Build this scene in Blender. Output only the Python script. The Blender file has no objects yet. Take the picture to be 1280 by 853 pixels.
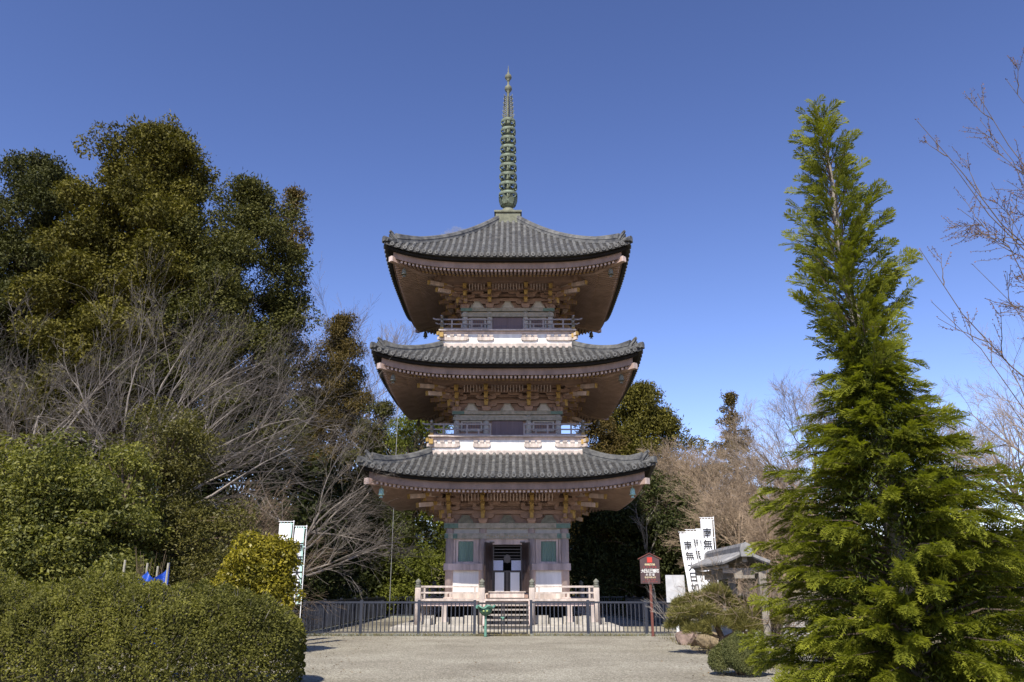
import bpy, math, random
import numpy as np
from mathutils import Vector, Matrix

# ------------------------------------------------------------------ basics
S = bpy.context.scene
COL = S.collection
R = math.radians
TILT, FOC, EYE = R(17.2), 1000.0, 1.5

def at(px, py, Y):
    """a pixel of the 1280 x 853 frame at ground distance Y -> world X, Z"""
    t = math.tan(math.atan((426.5 - py) / FOC) + TILT)
    return (px - 640) / FOC * Y * (math.cos(TILT) + t * math.sin(TILT)), EYE + t * Y

def sstep(a, b, x):
    t = min(1.0, max(0.0, (x - a) / (b - a)))
    return t * t * (3 - 2 * t)

def gz(x, y):
    """terrain height"""
    h = 5.5 * sstep(46, 85, y) * (1 - 0.85 * sstep(8, 40, x))
    h += 3.0 * sstep(-12, -30, x) * sstep(20, 40, y)
    return h

def link(name, data, parent=None):
    o = bpy.data.objects.new(name, data)
    COL.objects.link(o)
    if parent is not None:
        o.parent = parent
    return o

def tag(o, label=None, cat=None, group=None, kind=None):
    if label: o['label'] = label
    if cat: o['category'] = cat
    if group: o['group'] = group
    if kind: o['kind'] = kind
    return o

def empty(name, loc, label=None, cat=None, group=None, rz=0):
    o = link(name, None)
    o.empty_display_size = 0.3
    o.location = loc
    o.rotation_euler = (0, 0, rz)
    return tag(o, label, cat, group)

def children(o):
    return [c for c in bpy.data.objects if c.parent == o]

def copy_tree(o, parent=None):
    c = o.copy()
    COL.objects.link(c)
    c.parent = parent
    for ch in children(o):
        if ch != c:
            copy_tree(ch, c)
    return c

# ------------------------------------------------------------------ materials
def mat(name, col, rough=0.75, vary=0.25, scale=3.0, detail=6.0, col2=None, bump=0.0, bscale=None, metal=0.0,
        stretch=(1, 1, 1), spec=0.3, fac=(0.35, 0.7)):
    m = bpy.data.materials.new(name)
    m.use_nodes = True
    nt = m.node_tree
    b = nt.nodes['Principled BSDF']
    b.inputs['Roughness'].default_value = rough
    b.inputs['Metallic'].default_value = metal
    b.inputs['Specular IOR Level'].default_value = spec
    tc = nt.nodes.new('ShaderNodeTexCoord')
    mp = nt.nodes.new('ShaderNodeMapping')
    mp.inputs['Scale'].default_value = stretch
    nt.links.new(tc.outputs['Object'], mp.inputs['Vector'])
    n = nt.nodes.new('ShaderNodeTexNoise')
    n.inputs['Scale'].default_value = scale
    n.inputs['Detail'].default_value = detail
    n.inputs['Roughness'].default_value = 0.65
    nt.links.new(mp.outputs['Vector'], n.inputs['Vector'])
    r = nt.nodes.new('ShaderNodeValToRGB')
    r.color_ramp.elements[0].position, r.color_ramp.elements[1].position = fac
    c1 = [c * (1 - vary) for c in col]
    c2 = list(col2) if col2 else [min(1, c * (1 + vary)) for c in col]
    r.color_ramp.elements[0].color = (*c1, 1)
    r.color_ramp.elements[1].color = (*c2, 1)
    nt.links.new(n.outputs['Fac'], r.inputs['Fac'])
    nt.links.new(r.outputs['Color'], b.inputs['Base Color'])
    if bump:
        bn = nt.nodes.new('ShaderNodeTexNoise')
        bn.inputs['Scale'].default_value = bscale or scale * 4
        bn.inputs['Detail'].default_value = 4
        nt.links.new(mp.outputs['Vector'], bn.inputs['Vector'])
        bp = nt.nodes.new('ShaderNodeBump')
        bp.inputs['Strength'].default_value = bump
        bp.inputs['Distance'].default_value = 0.03
        nt.links.new(bn.outputs['Fac'], bp.inputs['Height'])
        nt.links.new(bp.outputs['Normal'], b.inputs['Normal'])
    return m

def leaf_mat(name, dark, light, trans=0.3, rough=0.65, spec=0.15, tcol=None):
    """foliage: each leaf has its own tint between two colours; thin, so some light comes through"""
    m = bpy.data.materials.new(name)
    m.use_nodes = True
    nt = m.node_tree
    b = nt.nodes['Principled BSDF']
    out = nt.nodes['Material Output']
    a = nt.nodes.new('ShaderNodeAttribute')
    a.attribute_name = 'tint'
    r = nt.nodes.new('ShaderNodeValToRGB')
    r.color_ramp.elements[0].color = (*dark, 1)
    r.color_ramp.elements[1].color = (*light, 1)
    nt.links.new(a.outputs['Fac'], r.inputs['Fac'])
    nt.links.new(r.outputs['Color'], b.inputs['Base Color'])
    b.inputs['Roughness'].default_value = rough
    b.inputs['Specular IOR Level'].default_value = spec
    tr = nt.nodes.new('ShaderNodeBsdfTranslucent')
    mx = nt.nodes.new('ShaderNodeMixRGB')
    mx.blend_type = 'MULTIPLY'
    mx.inputs['Fac'].default_value = 1
    mx.inputs['Color2'].default_value = (*(tcol or (1.3, 1.4, 0.6)), 1)
    nt.links.new(r.outputs['Color'], mx.inputs['Color1'])
    nt.links.new(mx.outputs['Color'], tr.inputs['Color'])
    ms = nt.nodes.new('ShaderNodeMixShader')
    ms.inputs['Fac'].default_value = trans
    nt.links.new(b.outputs['BSDF'], ms.inputs[1])
    nt.links.new(tr.outputs['BSDF'], ms.inputs[2])
    nt.links.new(ms.outputs['Shader'], out.inputs['Surface'])
    return m

M = {}
M['wood'] = mat('faded_pink_wood', (0.53, 0.42, 0.38), 0.8, 0.36, 2.2, stretch=(1, 1, 0.2), bump=0.15)
M['pale_wood'] = mat('pale_weathered_wood', (0.50, 0.425, 0.375), 0.8, 0.32, 3.0, stretch=(1.6, 1.6, .35), bump=0.15)
M['worn_step'] = mat('worn_grey_step', (0.33, 0.29, 0.25), 0.85, 0.3, 3.0)
M['red_wood'] = mat('red_brown_wood', (0.30, 0.20, 0.158), 0.75, 0.2, 2.0)
M['fascia'] = mat('brown_fascia_paint', (0.27, 0.19, 0.155), 0.8, 0.25, 2.0, stretch=(1, 1, .3))
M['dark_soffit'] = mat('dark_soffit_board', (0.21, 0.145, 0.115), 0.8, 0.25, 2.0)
M['rafter'] = mat('rafter_paint', (0.38, 0.265, 0.215), 0.75, 0.18, 2.0)
M['ochre'] = mat('ochre_paint', (0.36, 0.235, 0.075), 0.7, 0.35, 5.0)
M['plaster'] = mat('white_plaster', (0.76, 0.73, 0.68), 0.9, 0.14, 2.0, stretch=(2, 2, .3))
M['beam_paint'] = mat('grey_green_painted_beam', (0.28, 0.28, 0.23), 0.75, 0.25, 6.0, col2=(0.42, 0.37, 0.32))
M['teal_paint'] = mat('teal_paint', (0.125, 0.195, 0.165), 0.7, 0.3, 8.0)
M['carving'] = mat('weathered_carving', (0.17, 0.17, 0.14), 0.85, 0.3, 8.0, bump=0.3)
M['grey_panel'] = mat('grey_weathered_panel', (0.44, 0.415, 0.38), 0.85, 0.15, 4.0)
M['slat_green'] = mat('green_window_slats', (0.24, 0.34, 0.285), 0.6, 0.2, 3.0, stretch=(1, 1, 0.1))
M['door_dark'] = mat('dark_lacquered_door', (0.045, 0.03, 0.026), 0.35, 0.3, 3.0, spec=0.5)
M['door_purple'] = mat('purple_grey_door', (0.17, 0.13, 0.145), 0.75, 0.15, 3.0, stretch=(6, 1, 0.3))
M['rail_grey'] = mat('grey_weathered_rail', (0.29, 0.255, 0.25), 0.8, 0.2, 4.0)
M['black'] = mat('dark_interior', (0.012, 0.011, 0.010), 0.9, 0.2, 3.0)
M['shade_board'] = mat('shade_black_eave_board', (0.012, 0.010, 0.009), 0.9, 0.3, 3.0)  # near-black: the shade under the tile edge is put into this colour
M['tile'] = mat('grey_roof_tile', (0.082, 0.084, 0.088), 0.55, 0.45, 3.2, detail=9, col2=(0.18, 0.178, 0.165), spec=0.3, bump=0.12)
M['tile_pan'] = mat('flat_roof_tile', (0.034, 0.034, 0.033), 0.65, 0.35, 4.0, detail=9, col2=(0.075, 0.071, 0.066), bump=0.2)
M['tile_pale'] = mat('pale_weathered_roof_tile', (0.21, 0.21, 0.21), 0.7, 0.3, 6.0, detail=8, col2=(0.32, 0.31, 0.30))
M['verdigris'] = mat('verdigris_bronze', (0.15, 0.165, 0.115), 0.65, 0.4, 5.0, col2=(0.21, 0.26, 0.19), metal=0.15)
M['verdigris_brown'] = mat('brown_green_bronze', (0.16, 0.165, 0.115), 0.7, 0.3, 4.0, metal=0.1)
M['stone'] = mat('pale_stone', (0.42, 0.39, 0.34), 0.9, 0.25, 2.5, bump=0.3)
M['concrete'] = mat('grey_concrete', (0.40, 0.39, 0.37), 0.9, 0.25, 1.5, bump=0.2, stretch=(1, 1, 0.4))
M['rock_red'] = mat('reddish_rock', (0.22, 0.16, 0.13), 0.9, 0.35, 4.0, bump=0.6)
M['rock_tan'] = mat('tan_rock', (0.24, 0.185, 0.115), 0.9, 0.4, 4.0, bump=0.6)
M['fence'] = mat('slate_painted_steel', (0.032, 0.036, 0.050), 0.4, 0.15, 3.0, spec=0.5)
M['gate'] = mat('dark_brown_painted_steel', (0.03, 0.028, 0.03), 0.4, 0.15, 3.0, spec=0.5)
M['kerb'] = mat('mossy_concrete_kerb', (0.22, 0.23, 0.20), 0.9, 0.3, 6.0, bump=0.3)
M['paper'] = mat('white_paper', (0.78, 0.77, 0.75), 0.9, 0.03, 2.0)
M['notice'] = mat('pale_blue_notice', (0.50, 0.53, 0.66), 0.8, 0.1, 18.0)
M['sign_board'] = mat('brown_sign_board', (0.085, 0.052, 0.052), 0.6, 0.15, 5.0)
M['sign_frame'] = mat('red_brown_sign_wood', (0.15, 0.055, 0.042), 0.6, 0.15, 5.0)
M['red_ink'] = mat('red_lettering', (0.55, 0.05, 0.035), 0.6, 0.1, 5.0)
M['dull_red_ink'] = mat('dull_red_lettering', (0.34, 0.06, 0.05), 0.6, 0.1, 5.0)
M['white_ink'] = mat('white_lettering', (0.80, 0.78, 0.72), 0.6, 0.04, 5.0)
M['cream_ink'] = mat('cream_lettering', (0.75, 0.62, 0.38), 0.6, 0.1, 5.0)
M['black_ink'] = mat('black_lettering', (0.02, 0.02, 0.022), 0.7, 0.2, 5.0)
M['white_board'] = mat('weathered_white_board', (0.50, 0.50, 0.50), 0.7, 0.14, 5.0, detail=8)
M['white_post'] = mat('white_painted_post', (0.80, 0.80, 0.78), 0.6, 0.05, 3.0)
M['green_metal'] = mat('green_painted_metal', (0.12, 0.27, 0.20), 0.5, 0.25, 8.0, spec=0.5)
M['green_dark'] = mat('dark_green_metal', (0.045, 0.12, 0.075), 0.35, 0.3, 12.0, spec=0.6)
M['glint'] = mat('yellow_green_glint', (0.34, 0.42, 0.16), 0.4, 0.1, 5.0)
M['pole_grey'] = mat('galvanised_pole', (0.35, 0.36, 0.36), 0.5, 0.1, 3.0, metal=0.3)
M['pale_blue_bell'] = mat('pale_verdigris_bell', (0.33, 0.52, 0.47), 0.6, 0.2, 8.0)
M['tarp'] = mat('blue_tarp', (0.015, 0.07, 0.40), 0.4, 0.2, 6.0, bump=0.4, spec=0.5)
M['bamboo_stake'] = mat('grey_bamboo_stake', (0.36, 0.33, 0.25), 0.7, 0.2, 6.0)
M['bark_dark'] = mat('dark_brown_bark', (0.065, 0.047, 0.035), 0.95, 0.35, 5.0)
M['bark'] = mat('brown_bark', (0.13, 0.095, 0.07), 0.95, 0.35, 5.0, stretch=(1, 1, 0.2), bump=0.6)
M['bark_pale'] = mat('pale_grey_bark', (0.33, 0.30, 0.26), 0.9, 0.35, 4.0, bump=0.4)
M['bark_tan'] = mat('tan_twig_bark', (0.30, 0.225, 0.155), 0.9, 0.3, 3.0)
M['bark_grey'] = mat('grey_twig_bark', (0.235, 0.205, 0.175), 0.9, 0.45, 1.2)
M['bark_far'] = mat('brown_grey_twig_bark', (0.25, 0.20, 0.155), 0.9, 0.3, 1.2)
M['bark_red'] = mat('red_brown_twig_bark', (0.135, 0.098, 0.06), 0.85, 0.3, 5.0)
M['weathered_post'] = mat('weathered_grey_post', (0.27, 0.24, 0.20), 0.9, 0.25, 6.0, stretch=(1, 1, 0.2), bump=0.4)

def flag_cloth():
    m = mat('white_flag_cloth', (0.80, 0.80, 0.80), 0.85, 0.03, 3.0)
    return m
M['flag'] = flag_cloth()
M['flag_edge'] = mat('pale_green_flag_edge', (0.50, 0.72, 0.64), 0.85, 0.1, 3.0)

# leaves
M['l_hedge'] = leaf_mat('hedge_leaf', (0.060, 0.062, 0.016), (0.245, 0.235, 0.048), 0.32)
M['l_yellow'] = leaf_mat('golden_leaf', (0.075, 0.075, 0.012), (0.360, 0.300, 0.035), 0.3, rough=0.35)
M['l_laurel'] = leaf_mat('laurel_leaf', (0.045, 0.056, 0.014), (0.260, 0.250, 0.055), 0.3, rough=0.5, spec=0.22)
M['l_olive'] = leaf_mat('olive_leaf', (0.045, 0.046, 0.013), (0.180, 0.160, 0.042), 0.28, rough=0.5, spec=0.22)
M['l_cedar'] = leaf_mat('cedar_needles', (0.036, 0.035, 0.008), (0.185, 0.162, 0.028), 0.18)
M['l_cedar_dark'] = leaf_mat('dark_cedar_needles', (0.020, 0.025, 0.008), (0.100, 0.100, 0.030), 0.15)
M['l_cedar_green'] = leaf_mat('green_cypress_needles', (0.025, 0.030, 0.008), (0.140, 0.132, 0.032), 0.16)
M['l_cedar_brown'] = leaf_mat('bronze_cedar_needles', (0.055, 0.042, 0.014), (0.175, 0.125, 0.036), 0.2)
M['l_cypress'] = leaf_mat('cypress_sprays', (0.040, 0.058, 0.008), (0.290, 0.300, 0.032), 0.35)
M['l_bamboo'] = leaf_mat('pale_green_leaf', (0.065, 0.085, 0.016), (0.230, 0.245, 0.042), 0.35)
M['l_dark'] = leaf_mat('dark_evergreen_leaf', (0.022, 0.029, 0.010), (0.095, 0.108, 0.034), 0.25)
M['l_pine'] = leaf_mat('pine_needles', (0.10, 0.10, 0.030), (0.30, 0.265, 0.085), 0.25)
M['l_shrub'] = leaf_mat('shrub_leaf', (0.060, 0.072, 0.026), (0.180, 0.185, 0.068), 0.25)
M['l_woods'] = leaf_mat('woodland_leaf', (0.030, 0.030, 0.015), (0.085, 0.078, 0.038), 0.15)
M['l_grass'] = leaf_mat('dry_grass_blade', (0.09, 0.085, 0.035), (0.26, 0.22, 0.10), 0.2)
M['l_litter'] = leaf_mat('dry_leaf', (0.10, 0.06, 0.03), (0.24, 0.16, 0.08), 0.1)
M['l_bud'] = leaf_mat('red_bud', (0.12, 0.06, 0.035), (0.22, 0.12, 0.06), 0.1)

# ------------------------------------------------------------------ mesh builder
class MB:
    def __init__(s):
        s.v, s.f, s.mi, s.sm = [], [], [], []
        s.cur = 0
        s.smooth = False
    def add(s, vs, fs):
        o = len(s.v)
        s.v += [tuple(p) for p in vs]
        for f in fs:
            s.f.append(tuple(i + o for i in f))
            s.mi.append(s.cur)
            s.sm.append(s.smooth)
    def box(s, x0, x1, y0, y1, z0, z1):
        s.hexa([(x0, y0, z0), (x1, y0, z0), (x1, y1, z0), (x0, y1, z0), (x0, y0, z1), (x1, y0, z1), (x1, y1, z1), (x0, y1, z1)])
    def hexa(s, p):
        s.add(p, [(0, 3, 2, 1), (4, 5, 6, 7), (0, 1, 5, 4), (1, 2, 6, 5), (2, 3, 7, 6), (3, 0, 4, 7)])
    def beam(s, a, b, w, h, up=(0, 0, 1)):
        """rectangular bar from a to b (centre line), w across, h up"""
        a, b = Vector(a), Vector(b)
        d = (b - a).normalized()
        x = d.cross(Vector(up))
        x = x.normalized() if x.length > 1e-6 else Vector((1, 0, 0))
        z = x.cross(d).normalized()
        x, z = x * w / 2, z * h / 2
        s.hexa([a - x - z, a + x - z, b + x - z, b - x - z, a - x + z, a + x + z, b + x + z, b - x + z])
    def prism(s, poly, axis, t0, t1):
        """polygon (2-D) pushed along an axis: 'y' takes (x,z), 'x' takes (y,z), 'z' takes (x,y)"""
        n = len(poly)
        def P(q, t):
            return {'y': (q[0], t, q[1]), 'x': (t, q[0], q[1]), 'z': (q[0], q[1], t)}[axis]
        vs = [P(q, t0) for q in poly] + [P(q, t1) for q in poly]
        fs = [tuple(range(n))[::-1], tuple(range(n, 2 * n))]
        fs += [(i, (i + 1) % n, n + (i + 1) % n, n + i) for i in range(n)]
        s.add(vs, fs)
    def lathe(s, prof, c=(0, 0, 0), n=16, cap=True, squash=None):
        """profile [(r, z)] turned about the z axis through c"""
        vs, fs = [], []
        for r, z in prof:
            for k in range(n):
                a = 2 * math.pi * k / n
                rr = r * (squash(a) if squash else 1)
                vs.append((c[0] + rr * math.cos(a), c[1] + rr * math.sin(a), c[2] + z))
        for i in range(len(prof) - 1):
            for k in range(n):
                k2 = (k + 1) % n
                fs.append((i * n + k, i * n + k2, (i + 1) * n + k2, (i + 1) * n + k))
        if cap:
            fs.append(tuple(range(n))[::-1])
            fs.append(tuple(range((len(prof) - 1) * n, len(prof) * n)))
        s.add(vs, fs)
    def tube(s, pts, rad, n=5, cap=True):
        k = len(pts)
        if not hasattr(rad, '__len__'):
            rad = [rad] * k
        pts = [Vector(p) for p in pts]
        vs, fs = [], []
        ref = None
        for i, p in enumerate(pts):
            d = pts[min(i + 1, k - 1)] - pts[max(i - 1, 0)]
            d = d.normalized() if d.length > 1e-9 else Vector((0, 0, 1))
            if ref is None:
                ref = d.orthogonal().normalized()
            u = ref - d * ref.dot(d)
            u = u.normalized() if u.length > 1e-6 else d.orthogonal().normalized()
            ref = u
            w = d.cross(u)
            for j in range(n):
                a = 2 * math.pi * j / n
                vs.append(p + (u * math.cos(a) + w * math.sin(a)) * rad[i])
        for i in range(k - 1):
            for j in range(n):
                j2 = (j + 1) % n
                fs.append((i * n + j, i * n + j2, (i + 1) * n + j2, (i + 1) * n + j))
        if cap and n > 3:
            fs.append(tuple(range(n))[::-1])
            fs.append(tuple(range((k - 1) * n, k * n)))
        s.add(vs, fs)
    def strip(s, sections):
        """loft closed sections (lists of equal length), capped"""
        n = len(sections[0])
        vs = [p for sec in sections for p in sec]
        fs = []
        for i in range(len(sections) - 1):
            for j in range(n):
                j2 = (j + 1) % n
                fs.append((i * n + j, i * n + j2, (i + 1) * n + j2, (i + 1) * n + j))
        fs.append(tuple(range(n))[::-1])
        fs.append(tuple(range((len(sections) - 1) * n, len(sections) * n)))
        s.add(vs, fs)
    def grid(s, rows):
        n = len(rows[0])
        vs = [p for r in rows for p in r]
        fs = []
        for i in range(len(rows) - 1):
            for j in range(n - 1):
                fs.append((i * n + j, i * n + j + 1, (i + 1) * n + j + 1, (i + 1) * n + j))
        s.add(vs, fs)
    def ball(s, c, r, n=12, m=8, sz=1.0):
        s.lathe([(max(1e-4, r * math.sin(math.pi * i / m)), -r * sz * math.cos(math.pi * i / m)) for i in range(m + 1)], c, n)
    def merge(s, o, fn=lambda p: p):
        k = len(s.v)
        s.v += [tuple(fn(p)) for p in o.v]
        s.f += [tuple(i + k for i in f) for f in o.f]
        s.mi += o.mi
        s.sm += o.sm
    def four(s):
        """this front-face geometry repeated on the four sides"""
        out = MB()
        for q in range(4):
            c, sn = [(1, 0), (0, 1), (-1, 0), (0, -1)][q]
            k = 1.0 + .001 * (q % 2)
            out.merge(s, lambda p: ((p[0] * c - p[1] * sn) * k, (p[0] * sn + p[1] * c) * k, p[2] + .003 * (q % 2)))
        return out
    def build(s, name, mats, parent=None, loc=None):
        me = bpy.data.meshes.new(name)
        me.from_pydata(s.v, [], s.f)
        if not isinstance(mats, (list, tuple)):
            mats = [mats]
        for m in mats:
            me.materials.append(m)
        if len(mats) > 1:
            me.polygons.foreach_set('material_index', s.mi)
        if any(s.sm):
            me.polygons.foreach_set('use_smooth', s.sm)
        me.update()
        o = link(name, me, parent)
        if loc is not None:
            o.location = loc
        return o

# ------------------------------------------------------------------ lettering
_tx = {}
def text_mesh(txt):
    """vertices and faces of a flat text, unit high, centred, in x-y"""
    if txt in _tx:
        return _tx[txt]
    cu = bpy.data.curves.new('lettering', 'FONT')
    cu.body = txt
    cu.align_x = 'CENTER'
    cu.align_y = 'CENTER'
    cu.resolution_u = 3
    cu.offset = .012
    o = bpy.data.objects.new('lettering', cu)
    COL.objects.link(o)
    dg = bpy.context.evaluated_depsgraph_get()
    dg.update()
    me = o.evaluated_get(dg).to_mesh()
    vs = [tuple(v.co) for v in me.vertices]
    fs = [tuple(p.vertices) for p in me.polygons]
    o.evaluated_get(dg).to_mesh_clear()
    bpy.data.objects.remove(o)
    bpy.data.curves.remove(cu)
    if vs:
        xs = [v[0] for v in vs]; ys = [v[1] for v in vs]
        cx, cy, h = (min(xs) + max(xs)) / 2, (min(ys) + max(ys)) / 2, max(1e-6, max(ys) - min(ys))
        vs = [((v[0] - cx) / h, (v[1] - cy) / h, 0) for v in vs]
    _tx[txt] = (vs, fs)
    return vs, fs

# ------------------------------------------------------------------ foliage
def norm(a):
    return a / np.maximum(np.linalg.norm(a, axis=1, keepdims=True), 1e-9)

def rdirs(rng, n):
    return norm(rng.normal(size=(n, 3)))

def leaves(name, P, U, N, L, W, tint, material, parent, bend=0.15):
    """many four-cornered leaves: base P, long axis U, facing N"""
    n = len(P)
    U = norm(U)
    V = norm(np.cross(N, U))
    N2 = np.cross(U, V)
    L = np.broadcast_to(np.asarray(L, float), (n,))[:, None]
    W = np.broadcast_to(np.asarray(W, float), (n,))[:, None]
    verts = np.empty((n, 4, 3), np.float32)
    verts[:, 0] = P
    verts[:, 1] = P + U * L * 0.5 + V * W * 0.5 + N2 * L * bend
    verts[:, 2] = P + U * L
    verts[:, 3] = P + U * L * 0.5 - V * W * 0.5 + N2 * L * bend
    me = bpy.data.meshes.new(name)
    me.vertices.add(4 * n)
    me.vertices.foreach_set('co', verts.ravel())
    me.loops.add(4 * n)
    me.loops.foreach_set('vertex_index', np.arange(4 * n, dtype=np.int32))
    me.polygons.add(n)
    me.polygons.foreach_set('loop_start', np.arange(0, 4 * n, 4, dtype=np.int32))
    me.update(calc_edges=True)
    a = me.attributes.new('tint', 'FLOAT', 'FACE')
    a.data.foreach_set('value', np.clip(tint, 0, 1).astype(np.float32))
    me.materials.append(material)
    return link(name, me, parent)

def blob_leaves(rng, blobs, per, L, W, flat=0.0, shell=0.5, tint_mid=0.45, out=0.7, updir=0.3):
    """leaf positions spread through ellipsoid blobs [(cx,cy,cz, rx,ry,rz)]; per: leaves per unit of r^2"""
    Ps, Us, Ns, Ts = [], [], [], []
    for b in blobs:
        c, r = np.array(b[:3]), np.array(b[3:6])
        n = max(8, int(per * (r[0] * r[1] + r[0] * r[2] + r[1] * r[2]) / 3))
        d = rdirs(rng, n)
        ph = rng.uniform(0, 6.28, 3)
        bumpy = 1 + 0.16 * np.sin(d[:, 0] * 5 + ph[0]) * np.sin(d[:, 1] * 5 + ph[1]) + 0.12 * np.sin(d[:, 2] * 7 + ph[2])
        rad = (shell + (1 - shell) * rng.random(n) ** 0.6) * bumpy
        Ps.append(c + d * r * rad[:, None])
        nn = norm(d * out + np.array([0, 0, updir]) + rng.normal(size=(n, 3)) * 0.45)
        u = norm(np.cross(nn, rdirs(rng, n)) + d * 0.35 + np.array([0, 0, -0.1]))
        Us.append(u); Ns.append(nn)
        Ts.append(np.clip(tint_mid + rng.normal(0, 0.13) + rng.normal(0, 0.2, n), 0, 1))
    P, U, N, T = map(np.concatenate, (Ps, Us, Ns, Ts))
    k = len(P)
    return P, U, N, L * rng.uniform(0.6, 1.3, k), W * rng.uniform(0.6, 1.3, k), T

def limb_tubes(mb, rng, trunk_pts, ends, r0):
    """limbs from a trunk line to given ends"""
    for e in ends:
        e = Vector(e)
        best = min(trunk_pts, key=lambda p: (Vector(p) - e).length + 0.8 * max(0, p[2] - e.z + 0.5))
        a = Vector(best)
        mid = (a + e) / 2 + Vector((0, 0, 0.12 * (e - a).length))
        mb.tube([a, mid, e], [r0, r0 * 0.6, r0 * 0.2], 4, cap=False)
# ================================================================== PAGODA
PX, PD = -0.195, 36.0
pagoda = empty('pagoda', (PX, PD, 0), 'three storey wooden pagoda with grey tiled roofs and a tall green bronze spire', 'pagoda')

def part(name, loc=(0, 0, 0), parent=None):
    o = link(name, None, parent or pagoda)
    o.empty_display_size = 0.2
    o.location = loc
    return o

STOREYS = [  # b body half, W eave half, E eave height, lift, T roof top half, Zt roof top height, z0 top of wall beams, zf floor
    dict(b=2.51, W=5.62, E=5.47, lift=0.50, T=3.12, Zt=6.80, z0=4.06, zf=1.12),
    dict(b=2.30, W=5.40, E=10.02, lift=0.56, T=2.80, Zt=11.50, z0=8.78, zf=7.56),
    dict(b=2.04, W=5.17, E=14.69, lift=0.62, T=0.55, Zt=18.56, z0=13.55, zf=12.26),
]

def roof_fn(s):
    W, T, E, Zt, Lf = s['W'], s['T'], s['E'], s['Zt'], s['lift']
    a = 0.72 if T > 1 else 0.62
    def z(u, v):
        t = max(0.0, (W - v) / (W - T))
        return E + 0.12 + (Zt - E - 0.12) * (a * t + (1 - a) * t * t) + Lf * (abs(u) / max(v, 1e-3)) ** 3.4 * max(0, 1 - t) ** 1.6
    return z

def under_fn(s):
    W, b, Lf = s['W'], s['b'], s['lift']
    def lift(u, v):
        m, n = max(abs(u), v), min(abs(u), v)
        return Lf * (n / m) ** 3.4 * max(0.0, min(1.15, (m - b) / (W - b))) ** 1.8
    return lift

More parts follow.
